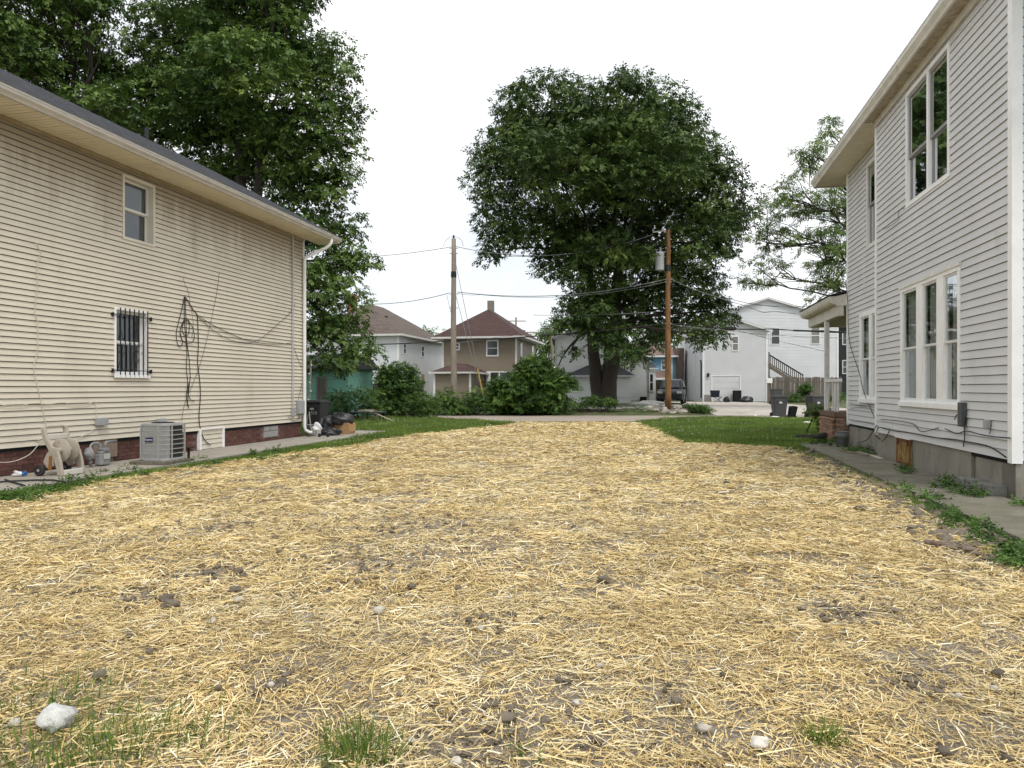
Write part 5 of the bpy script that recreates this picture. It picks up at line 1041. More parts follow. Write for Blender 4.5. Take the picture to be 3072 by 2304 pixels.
mh = House('white_rear_block', 'tall white-sided gabled block behind the garage with outside stairs', 2093, 64, -R(4)); o2 = mh.o; w2 = mh.front(2513, 1150)[0]; e2 = mh.front(2513, 957)[1]; a2 = mh.front(2303, 897)[1]
pw = [(0, 0), (w2, 0), (w2, e2), (w2/2, a2), (0, e2)]; MB().prism([(x, .02, z) for x, z in pw], [(x, 10, z) for x, z in pw]).build('wall', m_wsid, o2)
siding(o2, Tf(), 0, w2, .05, a2-.05, .13, m_wsid, single=True, lip=.026, gap=.014, span=lambda z: ((w2*.3, w2) if z < e2 else (max(w2*.3, (z-e2)*w2/2/(a2-e2)), w2-(z-e2)*w2/2/(a2-e2))))
b = MB(); b.bar((-.4, -.15, e2-.1), (w2/2, -.15, a2+.06), .35, .15); b.bar((w2+.4, -.15, e2-.1), (w2/2, -.15, a2+.06), .35, .15); b.build('rake_trim', m_white, o2); MB().box(w2-.08, w2+.06, -.05, .08, 0, e2).build('corner_board', m_white, o2)
b = MB(); b.add([(-.45, -.35, e2-.1), (w2/2, -.35, a2+.12), (w2/2, 10.2, a2+.12), (-.45, 10.2, e2-.1), (w2+.45, -.35, e2-.1), (w2+.45, 10.2, e2-.1)], [(0, 1, 2, 3), (1, 4, 5, 2)]); b.build('roof', MATS['pale_grey_shingle'], o2)
for (u0, u1, v0, v1) in ((2312, 2340, 983, 1034), (2302, 2308, 1000, 1034), (2431, 2460, 980, 1033)):
    (x0, z1), (x1, z0) = mh.front(u0, v0), mh.front(u1, v1); flat_window(o2, Tf(), x0, x1, z0, z1, cas=.07, mp=m_farshade if u0 > 2400 else None)
# stairs
m_stair = mat('stair_wood', (.17, .145, .115), rough=.9, var=.2); yS = -2.6
q = lambda u, v: mh.front(u, v, yS)
(xa_, za_), (xb_, zb_) = q(2306, 1098), q(2396, 1150); st = MB().bar((xa_, yS, za_), (xb_, yS, zb_-.1), .06, .28).build('stair_stringer', m_stair, o2)
for i in range(9): t = i/9; x = xa_+(xb_-xa_)*t; z = za_+(zb_-za_)*t+.10; MB().box(x, x+.34, yS-.03, yS+1.0, z-.03, z+.01).build('stair_tread', m_stair, o2)
(x0, z0_), (x1, z1_) = q(2309, 1065), q(2410, 1126); ra = MB().bar((x0, yS, z0_), (x1, yS, z1_), .09, .10).bar((x0, yS, z0_-.75), (x1, yS, z1_-.75), .06, .06).build('stair_rail', m_deck, o2)
for i in range(17): t = (i+.5)/17; x = x0+(x1-x0)*t; z = z0_+(z1_-z0_)*t; MB().box(x-.025, x+.025, yS-.025, yS+.025, z-.75, z-.02).build('baluster', m_deck, ra)
xl = q(2306, 1100)[0]; b = MB(); b.box(xl-.6, xl+.1, yS-.06, -.05, za_+.05, za_+.15); b.box(xl-.55, xl-.45, yS, yS+.1, 0, za_+.05); b.box(xl, xl+.1, yS, yS+.1, 0, za_+1.2); b.build('stair_landing', m_stair, o2)
MB().box(xl-.3, xl-.05, yS+.1, yS+.35, za_+.15, za_+.5).build('flower_pot', mat('clay', (.28, .10, .06)), o2)

# --- dark house at far right
h = House('dark_house', 'black-painted house glimpsed past the porch at right', 2516, 76, 0.); o = h.o; w = 6; ez = h.front(2530, 975)[1]; m_bk2 = mat('black_siding', (.022, .022, .026), rough=.6)
MB().box(0, w, 0, 7, 0, ez).build('wall', m_bk2, o)
for (v0, v1) in ((995, 1035), (1080, 1122)):
    (x0, z1), (x1, z0) = h.front(2526, v0), h.front(2541, v1); flat_window(o, Tf(), x0, x1, z0, z1, mf=m_trimg, cas=.1)
b = MB(); hip(b, 0, w, 0, 7, ez, ez+1.6, .4); b.build('roof', m_shingle, o)

# --- teal shed and the fences
h = House('teal_shed', 'small teal shed with peeling paint and a weathered grey door', 1043, 34, -R(8), 'shed', 0.); o = h.o; w = 4.2; ez = h.front(1000, 1106)[1]
m_teal = mat('peeling_teal', (.23, .50, .41), rough=.8, var=.1, scale=3, col2=(.14, .13, .115), c2pos=(.57, .66), stretch=(.35, 1, 2.2))  # teal brightened in the base colour, since the tree above darkens the shed
dx0, dx1 = h.front(954, 1150)[0], h.front(977, 1150)[0]; dz = h.front(965, 1136)[1]
MB().box(-w, 0, .02, 3.6, 0, ez).build('wall', m_teal, o); siding(o, Tf(), -w, -.06, .12, ez, .125, m_teal, ops=((dx0-.08, dx1+.08, 0, dz+.1),), lip=.03, gap=.018)
MB().box(-.06, .05, -.04, .06, 0, ez).build('corner_board', m_teal, o)
m_grw = mat('weathered_door', (.155, .14, .12), rough=.9, var=.25, scale=6, stretch=(3, 3, .4)); dr = MB().box(dx0, dx1, -.03, .015, .05, dz).build('door', m_grw, o)
b = MB(); b.box(dx0-.08, dx0, -.045, .015, 0, dz+.09); b.box(dx1, dx1+.08, -.045, .015, 0, dz+.09); b.box(dx0, dx1, -.045, .015, dz, dz+.09); b.build('door_frame', mat('worn_frame', (.22, .25, .22), var=.3, scale=9), dr)
b = MB(); b.add([(-w-.3, -.45, ez+.0), (.35, -.45, ez+.0), (.35, 1.8, ez+.75), (-w-.3, 1.8, ez+.75), (.35, 4., ez), (-w-.3, 4., ez), (.35, -.45, ez-.08), (-w-.3, -.45, ez-.08)], [(0, 1, 2, 3), (3, 2, 4, 5), (7, 6, 1, 0), (1, 4, 2)]); b.build('roof', mat('black_tar_shingle', (.04, .04, .045), rough=.95, var=.2), o)
for i in range(9): MB().box(-w+.1+i*.5, -w+.16+i*.5, -.42, 0, ez-.12, ez-.03).build('rafter_tail', m_grw, o)
m_fence = mat('weathered_fence', (.155, .135, .115), rough=.95, var=.25, scale=3, rnd=.22, stretch=(2, 2, .25))
def fence(label, a, b_, hgt, wd=.13, gap=.012, point=True):
    a, b_ = Vector(a), Vector(b_); L_ = (b_-a).length; ang = math.atan2(b_.y-a.y, b_.x-a.x); o = thing('wooden_fence', label, 'fence', tuple(a), ang)
    q = MB(); q.prism([(-wd/2, -.01, 0), (wd/2, -.01, 0), (wd/2, -.01, hgt-.06), (wd*.2 if point else wd/2, -.01, hgt), (-wd*.2 if point else -wd/2, -.01, hgt), (-wd/2, -.01, hgt-.06)], [(-wd/2, .01, 0), (wd/2, .01, 0), (wd/2, .01, hgt-.06), (wd*.2 if point else wd/2, .01, hgt), (-wd*.2 if point else -wd/2, .01, hgt), (-wd/2, .01, hgt-.06)]); me = q.mesh('picket', m_fence)
    for i in range(int(L_/(wd+gap))): link_copy(me, 'picket', o, ((i+.5)*(wd+gap), random.uniform(-.008, .008), random.uniform(-.05, .02)), (0, random.uniform(-.012, .012), 0))
    MB().box(0, L_, .012, .05, hgt*.25, hgt*.25+.09).build('rail', m_fence, o); MB().box(0, L_, .012, .05, hgt*.78, hgt*.78+.09).build('rail', m_fence, o); return o
def onz(u, Z): p = at(u, 1200, Z); return (p.x, p.y, gz(Z)-.02)
fence('tall weathered picket fence in front of the white block with stairs', onz(2304, 57.5), onz(2530, 57.5), 2.05)
fence('weathered grey plank fence between the teal shed and the big shrub', onz(1044, 36.4)[:2]+(0.,), onz(1215, 40.)[:2]+(.1,), 1.72, .14, .02, False)

# --- carts, seat, post box, folding chair across the alley
for (u, v, rz, lab, sc_) in ((2337, 1254, R(-6), 'grey trash cart standing left of the black seat', 1.02), (2446, 1256, R(4), 'grey trash cart standing right of the black seat, by the porch', 1.03), (2478, 1252, R(2), 'grey trash cart half hidden behind the porch post', 1.03)):
    p = gnd(u, v); trash_cart((p.x, p.y+(.7 if u == 2478 else 0), .01), rz+R(180) if False else rz, lab, None, None, mat('cart_mid_grey', (.075, .077, .08), rough=.5, var=.08), sc_)
p = at(2328, 1205, 50); trash_cart((p.x, p.y, gz(50)), 0, 'grey trash cart farthest back, against the garage corner', None, None, MATS['cart_mid_grey'], 1.02, False)
p = gnd(2368, 1254); se = thing('floor_chair', 'black low-backed seat dumped between the two front trash carts', 'chair', (p.x, p.y, 0), R(-10)); m_seat = mat('black_foam', (.008, .008, .009), rough=.85)
MB().prism([(-.33, -.25, .02), (.30, -.25, .02), (.30, -.25, .12), (-.08, -.25, .14), (-.33, -.25, .10)], [(-.33, .25, .02), (.30, .25, .02), (.30, .25, .12), (-.08, .25, .14), (-.33, .25, .10)]).build('cushion', m_seat, se, bevel=.03)
MB().prism([(-.06, -.26, .05), (.24, -.26, .05), (.36, -.26, .56), (.22, -.26, .60), (.02, -.26, .58)], [(-.06, .26, .05), (.24, .26, .05), (.36, .26, .56), (.22, .26, .60), (.02, .26, .58)]).build('backrest', m_seat, se, bevel=.04)
p = at(2306, 1205, 52); pb_2 = thing('mailbox_post', 'white box on a dark post at the garage corner', 'mailbox', (p.x, p.y, gz(52))); MB().box(-.06, .06, -.06, .06, 0, 1.5).build('post', m_stair, pb_2); MB().box(-.22, .22, -.2, .2, 1.5, 1.86).build('box', m_white, pb_2, bevel=.03)
p = at(2153, 1203, 55.8); fc = thing('folding_chair', 'dark folding camp chair in front of the garage door', 'chair', (p.x, p.y, gz(55.8)), R(10)); m_can = mat('navy_canvas', (.015, .017, .028), rough=.8)
MB().box(-.35, .35, -.05, .45, .40, .44).build('seat', m_can, fc); MB().prism([(-.35, .42, .42), (.35, .42, .42), (.4, .42, .95), (-.4, .42, .95)], [(-.35, .46, .42), (.35, .46, .42), (.4, .52, .95), (-.4, .52, .95)]).build('backrest', m_can, fc)
for (a, c) in (((-.33, -.05, 0), (.33, -.05, .42)), ((.33, -.05, 0), (-.33, -.05, .42)), ((-.33, .45, 0), (-.36, .45, .95)), ((.33, .45, 0), (.36, .45, .95))): MB().bar(a, c, .03).build('leg', m_blk, fc)
for i, (u, r, lab) in enumerate(((2180, (.22, .22, .3), 'dark bucket-shaped bin beside the folding camp chair'), (2240, (.5, .35, .27), 'heap of black bags right of the garage door'))):
    p = at(u, 1203, 56); b = MB(); b.blob((0, 0, r[2]*.6), r, 5+i, .25, 18, 12, .6); oo = b.build('black_bag', m_bag, smooth=True); oo.location = (p.x, p.y, gz(56)); tag(oo, lab, 'bag')

# --- parked car
def car():
    p = at(2016, 1212, 52); o = thing('parked_suv', 'dark grey sport utility car parked behind the brown utility pole', 'car', (p.x-.0, p.y, gz(52)), R(-17)); s = .95
    m_car = mat('charcoal_car_paint', (.028, .03, .033), rough=.4, var=.05, spec=.4); m_ty = mat('tyre_rubber', (.015, .015, .016), rough=.85); m_rim = mat('alloy', (.42, .43, .45), rough=.3, metal=.8)
    # nose towards -y; profile in (y, z)
    low = [(-2.2, .32), (2.2, .32), (2.25, .75), (2.2, 1.05), (-1.0, 1.08), (-1.95, 1.0), (-2.22, .80)]
    cab = [(-1.05, 1.05), (-.35, 1.72), (.3, 1.80), (1.7, 1.78), (2.15, 1.15), (2.15, 1.05)]
    MB().prism([(-.88, y, z) for y, z in low], [(.88, y, z) for y, z in low]).build('body', m_car, o, bevel=.07)
    MB().prism([(-.84 if z < 1.3 else -.68, y, z) for y, z in cab], [(.84 if z < 1.3 else .68, y, z) for y, z in cab]).build('cabin', m_car, o, bevel=.05)
    g_ = MB(); g_.add([(-.62, -1.0, 1.16), (.62, -1.0, 1.16), (.55, -.42, 1.68), (-.55, -.42, 1.68)], [(0, 1, 2, 3)]); wdo = g_.build('windscreen', m_farglass, o); wdo.location = (0, -.045, .03)
    for sx in (-1, 1):
        g_ = MB(); g_.add([(sx*.85, -.62, 1.14), (sx*.85, 1.9, 1.14), (sx*.72, 1.6, 1.66), (sx*.70, -.22, 1.66)], [(0, 1, 2, 3)]); g_.build('side_window', m_farglass, o).location = (sx*.03, 0, 0)
        MB().box(sx*.90-.10, sx*.90+.10, -.75, -.60, 1.05, 1.22).build('mirror', m_blk, o, bevel=.03)
        MB().box(sx*.66-.16, sx*.66+.16, -2.26, -2.16, .76, .92).build('headlight', mat('headlight_lens', (.55, .57, .6), rough=.1), o, bevel=.02)
        for y in (-1.4, 1.4):
            T_ = lambda a, b_, z, y=y, sx=sx: (sx*.82+z, y+a, .36+b_); wh = MB().lathe([(.23, -.11), (.34, -.11), (.36, -.07), (.36, .07), (.34, .11), (.23, .11)], n=24, T=T_).build('wheel', m_ty, o, smooth=True)
            MB().lathe([(.06, sx*.09), (.22, sx*.07), (.235, sx*.115), (.22, sx*.115)], n=20, T=T_).build('rim', m_rim, wh)
    MB().box(-.6, .6, -2.25, -2.18, .45, .68).build('grille', m_blk, o)
car()

# --- utility poles, lines, transformer
m_pole1 = mat('grey_pole_wood', (.30, .255, .205), rough=.9, var=.2, scale=5, stretch=(4, 4, .25), bump=.4, bscale=14); m_pole2 = mat('brown_pole_wood', (.27, .145, .062), rough=.85, var=.22, scale=5, stretch=(4, 4, .22), bump=.4, bscale=14, col2=(.085, .038, .018), c2pos=(.48, .6))
ZP = 41.
def utility_pole(u, vt, label, m, band):
    b0 = at(u, 1220, ZP); b0.z = gz(ZP)-.1; top = at(u, vt, ZP).z-b0.z; o = thing('utility_pole', label, 'utility pole', tuple(b0)); n = 10
    b = MB(); b.tube([(.012*math.sin(i*.9), 0, top*i/n) for i in range(n+1)], [.185-.055*i/n for i in range(n+1)], 16); b.build('shaft', m, o, smooth=True)
    z0, z1 = at(u, band[1], ZP).z-b0.z, at(u, band[0], ZP).z-b0.z; MB().tube([(0, 0, z0), (0, 0, z1)], [.165, .16], 16).build('black_band', m_blk, o)
    return o, b0, top
p1, B1, t1 = utility_pole(1361, 716, 'grey utility pole standing in the shrubs, left', m_pole1, (815, 832))
p2, B2, t2 = utility_pole(2004, 690, 'brown utility pole with a transformer, right', m_pole2, (795, 814))
b = MB(); b.lathe([(.03, 0), (.06, .03), (.04, .06), (.07, .09), (.04, .12), (.06, .16), (.02, .22)], (0, 0, t1), 12); b.build('insulator', m_blk, p1)
b = MB(); [b.bar((-.25, 0, z), (.25, 0, z), .03) for z in (t1-.55, t1-.85, t1-3.2, t1-4.0)]; b.build('step_bolt', m_blk, p1)
b = MB(); b.tube([(-.16, -.05, t2-.05), (-.9, -.1, t2-.15)], .035, 8); b.build('bracket_arm', mat('fibreglass_grey', (.55, .55, .55)), p2); MB().lathe([(.03, 0), (.07, .04), (.04, .08), (.07, .12), (.03, .18)], (-.88, -.1, t2-.13), 12).build('insulator', m_boxgrey, p2)
b = MB(); [b.tube([(-.19, -.05, z), (.19, -.05, z)], .03, 6) for z in (t2-2.85, t2-3.0, t2-5.4)]; b.build('clevis', m_boxgrey, p2)
c = at(1979, 785, ZP); tr = thing('transformer', 'pale grey cylindrical transformer hung on the brown utility pole', 'transformer', (c.x, c.y, c.z-.5)); m_tr = mat('transformer_grey', (.52, .54, .56), rough=.4, var=.06)
MB().lathe([(.24, 0), (.255, .03), (.255, .92), (.265, .93), (.265, .99), (.20, 1.05), (.08, 1.06)], n=24).build('tank', m_tr, tr, smooth=True)
MB().lathe([(.07, 1.05), (.09, 1.1), (.06, 1.14), (.09, 1.18), (.06, 1.22), (.08, 1.26), (.03, 1.34)], (.04, 0, 0), 12).build('bushing', m_boxgrey, tr); b = MB(); [b.box(.22, B2.x-c.x-.12, -.05, .05, z, z+.08) for z in (.25, .70)]; b.build('bracket', m_blk, tr)
m_line = mat('weathered_aluminium_line', (.24, .245, .25), rough=.5, var=.1)
def line(label, pts, r=.012, m=None, sags=None, name='power_line'):
    P_ = []
    for i in range(len(pts)-1):
        s = (sags[i] if sags else 0.); P_ += catenary(pts[i], pts[i+1], s, 14 if s else 3)[(1 if i else 0):]
    return tag(MB().tube(P_, r, 6).build(name, m or m_wire, smooth=True), label, 'power line')
A = lambda u, v, Z=ZP: at(u, v, Z)
line('topmost thin line running left from the grey pole', [A(1357, 740), A(1087, 771), A(500, 840)], .017, m_line, (.08, .3))
line('topmost line sagging between the two utility poles', [A(1366, 739), A(1960, 703)], .017, m_line, (.85,))
line('jumper wire arched over the top of the grey pole', [A(1330, 740), A(1336, 722), A(1350, 711), A(1361, 709), A(1374, 712), A(1386, 722), A(1390, 739)], .013, m_line)
line('middle line running left from the grey pole', [A(1350, 878), A(1125, 912), A(500, 985)], .02, m_line, (.15, .4))
line('middle line sagging between the two poles', [A(1372, 876), A(1995, 838)], .022, m_line, (.55,))
line('second middle line just below its twin, between the poles', [A(1372, 880), A(1440, 884), A(1995, 846)], .013, m_line, (.05, .45))
line('thick black cable between the two poles', [A(1104, 1033), A(1361, 1021), A(2004, 970)], .030, m_wire, (.05, .15))
line('thick black cable running left into the big tree', [A(1104, 1033), A(500, 1075)], .030, m_wire, (.2,))
line('thick black cable with a splice case, right of the brown pole', [A(2004, 970), A(2062, 973), A(2174, 985), A(2319, 986), A(2474, 992), A(2700, 1000)], .030, m_wire, (.02, .04, .05, .05, .05))
line('thin cable just below the thick one right of the pole', [A(2004, 972), A(2180, 990), A(2330, 1005), A(2474, 1012), A(2700, 1020)], .013, m_line, (.05, .05, .03, .02))
tag(MB().tube([A(2174, 986), A(2180, 986), A(2204, 986), A(2210, 986)], [.04, .11, .11, .04], 10).build('splice_case', m_wire), 'black splice case on the thick cable right of the pole', 'cable box')
tag(MB().tube([A(2380, 991), A(2474, 995), A(2560, 998)], .05, 8).build('splice_sleeve', m_wire), 'long black sleeve on the thick cable by the porch', 'cable box')
line('service line from the brown pole down to the porch', [A(2010, 828), A(2142, 882), A(2259, 912), A(2337, 920), A(2440, 916, 32), lot(XR2-.1, YR1, 4.6)], .016, m_wire, (.08, .05, .02, .05, .05))
line('second service line sagging across the white gable', [A(2010, 835), A(2142, 888), A(2240, 918), A(2290, 937), A(2320, 933), A(2430, 945), A(2600, 960)], .017, m_line, (.08, .03, .02, .02, .02, .02))
line('thin line slanting from the brown pole to the garage mast', [A(2010, 900), A(2036, 940), A(2060, 985), A(2085, 1040, 52), A(2104, 1064, 57)], .012, m_wire)
line('thin line across the garage wall', [A(2010, 985), A(2210, 990), A(2320, 1020), A(2480, 1055)], .012, m_wiregrey)
line('grey pole line sloping down to the tan house', [A(1366, 1030), A(1420, 1023), A(1480, 1013), A(1560, 1005, 55)], .013, m_line)
line('thin line crossing from the trunk to the brown pole', [A(1600, 945), A(1990, 933)], .013, m_line, (.1,))
g0, g1 = A(1366, 785), A(1453, 1204); line('upper guy wire from the grey pole to the yellow guard', [g0, g1], .017, m_line, name='guy_wire'); line('lower guy wire from the grey pole to the yellow guard', [A(1368, 888), A(1449, 1200)], .017, m_line, name='guy_wire')
line('thin service wire from the grey pole down past the lean-to roof', [A(1340, 884), A(1352, 935), A(1361, 960)], .013, m_line)
q0, q1 = g0.lerp(g1, .765), g0.lerp(g1, 1.12); tag(MB().tube([q0, q1], .045, 8).build('guy_guard', mat('yellow_plastic', (.50, .36, .10), rough=.6, var=.1)), 'yellow guard on the slanting guy wires', 'wire guard')
# far poles
for (u, v, Z, lab) in ((1548, 952, 115, 'far utility pole with crossarms right of the tan chimney'), (1573, 990, 90, 'short far pole with one arm behind the tan roof'), (1657, 985, 70, 'pale pole beside the white gabled house')):
    b0 = at(u, 1200, Z); top = at(u, v, Z).z; o = thing('far_pole', lab, 'utility pole', (b0.x, b0.y, gz(Z))); MB().tube([(0, 0, 0), (0, 0, top-gz(Z))], [.2, .14], 8).build('shaft', m_pole1, o)
    if u != 1657: b = MB(); [b.bar((-1.6 if Z > 100 else -.2, 0, top-gz(Z)-k), (1.6, 0, top-gz(Z)-k), .14) for k in ((.6, 2.6) if Z > 100 else (.3,))]; b.build('crossarm', m_pole1, o)
# rubble and tarp at the pole's foot
m_rub = mat('rubble_stone', (.38, .345, .30), rough=.95, var=.25, scale=3, bump=.5)
g4 = random.Random(9)
for i in range(15):
    u = g4.uniform(1930, 2065); Z = g4.uniform(39.6, 43); s = g4.uniform(.18, .45); b = MB(); b.blob((0, 0, 0), (s, s*.8, s*.55), 60+i, .3, 10, 7); oo = b.build('rubble_rock', m_rub); p = at(u, 1225, Z); oo.location = (p.x, p.y, gz(Z)+s*.15); tag(oo, 'lump of grey rubble heaped around the foot of the brown pole', 'rock', 'rubble around the brown pole')
for (u0, u1, lab) in ((1895, 1985, 'crumpled white tarp along the foot of the gabled house'), (1690, 1735, 'pale tarp heap left of the big trunk')):
    p = at((u0+u1)/2, 1215, 46.5); b = MB(); b.blob((0, 0, 0), ((u1-u0)*45.5/K/2, .5, .26), u0, .3, 22, 10, .5); oo = b.build('tarp', mat('dirty_tarp', (.55, .54, .51), rough=.7, var=.15, scale=4, bump=.8, bscale=6), smooth=True); oo.location = (p.x, p.y, gz(45.5)+.05); tag(oo, lab, 'tarp')
for i, (u, v, w, lab) in enumerate(((2420, 1276, 28, 'flat white scrap lying in the right lawn'), (2325, 1258, 30, 'white litter at the lawn edge below the left cart'), (2270, 1252, 24, 'small white litter at the alley edge left of the carts'))):
    p = gnd(u, v); b = MB(); s = w*p.y/K/2; b.blob((0, 0, .06), (s, .1, .04), i+2, .3, 10, 6); oo = b.build('litter_scrap', m_white); oo.location = (p.x, p.y, .05); tag(oo, lab, 'litter')
# ================================================================== trees and shrubs
LEAF = [(0, (.035, .07, .016)), (.35, (.075, .135, .028)), (.7, (.14, .22, .045)), (1., (.24, .32, .08))]  # leaf greens here and below lightened to put daylight into occluded crowns
m_leaf = tint_mat('tree_leaf', LEAF, rough=.5, trans=.22, spec=.3)
m_leafd = tint_mat('dark_tree_leaf', [(0, (.028, .056, .014)), (.4, (.062, .108, .025)), (.75, (.12, .185, .042)), (1., (.21, .28, .075))], rough=.5, trans=.2, spec=.3)
m_leafy = tint_mat('walnut_leaf', [(0, (.06, .10, .024)), (.5, (.13, .20, .045)), (1., (.24, .31, .09))], rough=.5, trans=.3)
m_shrub = tint_mat('shrub_leaf', [(0, (.03, .065, .016)), (.4, (.07, .14, .03)), (.8, (.14, .24, .05)), (1., (.24, .34, .09))], rough=.5, trans=.25)
m_bark = mat('bark', (.05, .042, .034), rough=.95, var=.25, scale=5, stretch=(3, 3, .5), bump=.8, bscale=14)
def sprays(C, rad, per, leaf, wid, n_leaf=6, droop=.45, up=.7, flat=.75, shell=.45):
    """clumps at C (n,3), radius rad (n,): each holds sprays of a few leaves along a twig"""
    n = len(C); k = np.repeat(np.arange(n), np.maximum(1, (per*(rad/rad.mean())**2).astype(int))); N = len(k)
    d = norm(rng.normal(0, 1, (N, 3))); d[:, 2] = np.where(d[:, 2] < -.35, -d[:, 2], d[:, 2]); d = norm(d)
    r = rad[k]*(shell+(1-shell)*rng.random(N)**.5); p = C[k]+d*r[:, None]*np.array([1, 1, flat])
    t = norm(d*np.array([1, 1, .4])+np.array([0, 0, -droop])+rng.normal(0, .45, (N, 3)))
    nn = norm(np.array([0, 0, up])+d*.6+rng.normal(0, .35, (N, 3))); nn = norm(nn-t*(nn*t).sum(1, keepdims=True)); sd = np.cross(nn, t)
    base = rng.normal(.44, .12, N)+rng.normal(0, .18, n)[k]
    Q, T = [], []
    for i in range(n_leaf):
        s = (1 if i % 2 else -1) if i < n_leaf-1 else 0; f = i/(n_leaf-1)
        q = p+t*(leaf*1.5*f)[..., None] if hasattr(leaf, 'shape') else p+t*(leaf*1.5*f)
        a = norm(t*(.55+.45*(s == 0))+sd*s*.9+np.array([0, 0, -.25])+rng.normal(0, .22, (N, 3)))
        b_ = norm(np.cross(nn, a)); l = leaf*rng.uniform(.75, 1.2, N)[:, None]; w = wid*rng.uniform(.8, 1.2, N)[:, None]
        tip = q+a*l-np.array([0, 0, .12])*l; mid = q+a*l*.45
        Q.append(np.stack([q, mid+b_*w*.5-nn*w*.12, tip, mid-b_*w*.5-nn*w*.12], 1)); T.append(np.clip(base+rng.normal(0, .10, N), 0, 1))
    return np.concatenate(Q), np.concatenate(T)
def clumps(lobes, spacing, depth=1., fill=.25):
    """scatter clump centres over the skins of the lobes (cx, cy, cz, rx, ry, rz)"""
    out = []
    for (x, y, z, a, b_, c) in lobes:
        n = int(4*math.pi*((a*b_+a*c+b_*c)/3)/(spacing**2)*1.15)+2
        d = norm(rng.normal(0, 1, (n, 3))); r = np.where(rng.random(n) < fill, rng.uniform(.2, .7, n), rng.uniform(.78, 1., n))
        out.append(np.array([x, y, z])+d*r[:, None]*np.array([a, b_, c]))
    P = np.concatenate(out); keep = []; grid = {}
    for i in rng.permutation(len(P)):
        c = tuple((P[i]//spacing).astype(int)); ok = True
        for dx in (-1, 0, 1):
            for dy in (-1, 0, 1):
                for dz in (-1, 0, 1):
                    for j in grid.get((c[0]+dx, c[1]+dy, c[2]+dz), ()):
                        if ((P[i]-P[j])**2).sum() < (spacing*.62)**2: ok = False
        if ok: keep.append(i); grid.setdefault(c, []).append(i)
    return P[keep]
def limb(b, a, c, r0, r1, g, n=6, wob=.12, lift=.0, sides=7):
    a, c = Vector(a), Vector(c); L_ = (c-a).length; off = Vector((g.gauss(0, 1), g.gauss(0, 1), g.gauss(0, .5)))*L_*wob
    pts = []
    for i in range(n+1):
        t = i/n; pts.append(a.lerp(c, t)+off*math.sin(math.pi*t)+Vector((0, 0, lift*L_*math.sin(math.pi*t)))+Vector((g.gauss(0, 1), g.gauss(0, 1), g.gauss(0, 1)))*L_*.012*(0 < i < n))
    b.tube(pts, [r0+(r1-r0)*i/n for i in range(n+1)], sides, cap=False); return pts
def tree(name, label, base, lobes, fork, trunk_r, stems, spacing, per, leaf, wid, m, seed, crad=.85, extra=None, group=None, n_leaf=6, twigs=2, keep=None, droop=.45):
    base = Vector(base); o = thing(name, label, 'tree', tuple(base), 0., group); g = random.Random(seed)
    C = clumps(lobes, spacing)
    if extra is not None: C = np.concatenate([C, extra])
    if keep is not None: C = C[keep(C)]
    rad = crad*rng.uniform(.65, 1.25, len(C)); P_, T_ = sprays(C, rad, per, leaf, wid, n_leaf, droop)
    B = np.array(base)[None, None]; cr = obj_of(quads_mesh('crown', P_-B, T_, m), 'crown', o)
    tb = MB(); bb = MB(); forks = []
    for k, (dx, dy, r) in enumerate(stems):
        top = Vector(fork[k % len(fork)])-base; limb(tb, (dx, dy, -.1), tuple(Vector((dx*1.1, dy, 0))*.6+Vector((top.x*.5, top.y*.5, top.z*.5))), r*1.15, r*.85, g, 5, .02, 0, 12); 
        mid = Vector((dx*1.1, dy, 0))*.6+top*.5; limb(tb, mid, top, r*.85, r*.5, g, 5, .02, 0, 12); forks.append((mid, top, r))
    ends = []
    for (x, y, z, a, b_, c) in lobes:
        t = Vector((x, y, z))-base; mid, top, r = min(forks, key=lambda f: (f[1]-t).length); st = top if t.z > top.z else mid.lerp(top, min(max((t.z-mid.z)/max(top.z-mid.z, .1)-.35, .1), .9))
        pts = limb(bb, st, t, r*.25, .03, g, 7, .10, .05); ends.append((pts, t))
    for i, q in enumerate(C):
        if i % max(1, 4-twigs): continue
        q = Vector(q)-base; pts, t = min(ends, key=lambda e: (e[1]-q).length); s = pts[g.randrange(3, 8)]; limb(bb, s, q, .035, .012, g, 4, .08, 0, 4)
    tb.build('trunk', m_bark, o, smooth=True); bb.build('branches', m_bark, o, smooth=True); return o
def LB(lst, Z, dz=1.):
    out = []
    for (u, v, ru, rv, *k) in lst:
        z = Z+(k[0] if k else 0); p = at(u, v, z); s = z/K; out.append((p.x, p.y, p.z, ru*s, max(ru, rv)*s*dz, rv*s))
    return out
# --- big tree right of the middle
ZC = 45.
cl = [(1640, 330, 150, 105, 0), (1820, 320, 170, 100, -2), (1985, 350, 120, 105, 0), (1850, 420, 160, 120, 4), (1570, 460, 130, 110, 0), (1485, 570, 75, 100, 0), (1700, 500, 170, 130, -4), (1900, 500, 180, 140, -4), (2070, 520, 120, 120, 0), (2165, 620, 85, 95, 0), (2110, 730, 100, 100, -2),
      (1500, 700, 60, 55, 0), (1475, 750, 40, 35, 1), (1610, 690, 110, 80, -1), (1780, 690, 150, 120, 3), (1950, 700, 150, 120, 3), (1700, 790, 90, 70, 0), (1810, 800, 110, 90, -3), (1930, 860, 100, 90, 0), (2050, 860, 100, 90, 0), (2110, 950, 62, 60, 0), (2140, 1010, 42, 30, -2), (2085, 1010, 38, 26, -2), (2170, 950, 40, 25, -1),
      (1860, 930, 90, 70, 1), (1760, 900, 60, 60, -2), (1790, 965, 75, 45, -3), (1725, 970, 42, 34, -3), (1675, 975, 30, 22, -3), (1855, 1045, 48, 44, -3), (1895, 1095, 26, 28, -3), (1705, 1065, 24, 14, -3), (1662, 1118, 16, 10, -3), (1960, 980, 70, 60, 2), (1925, 1040, 40, 30, 0)]
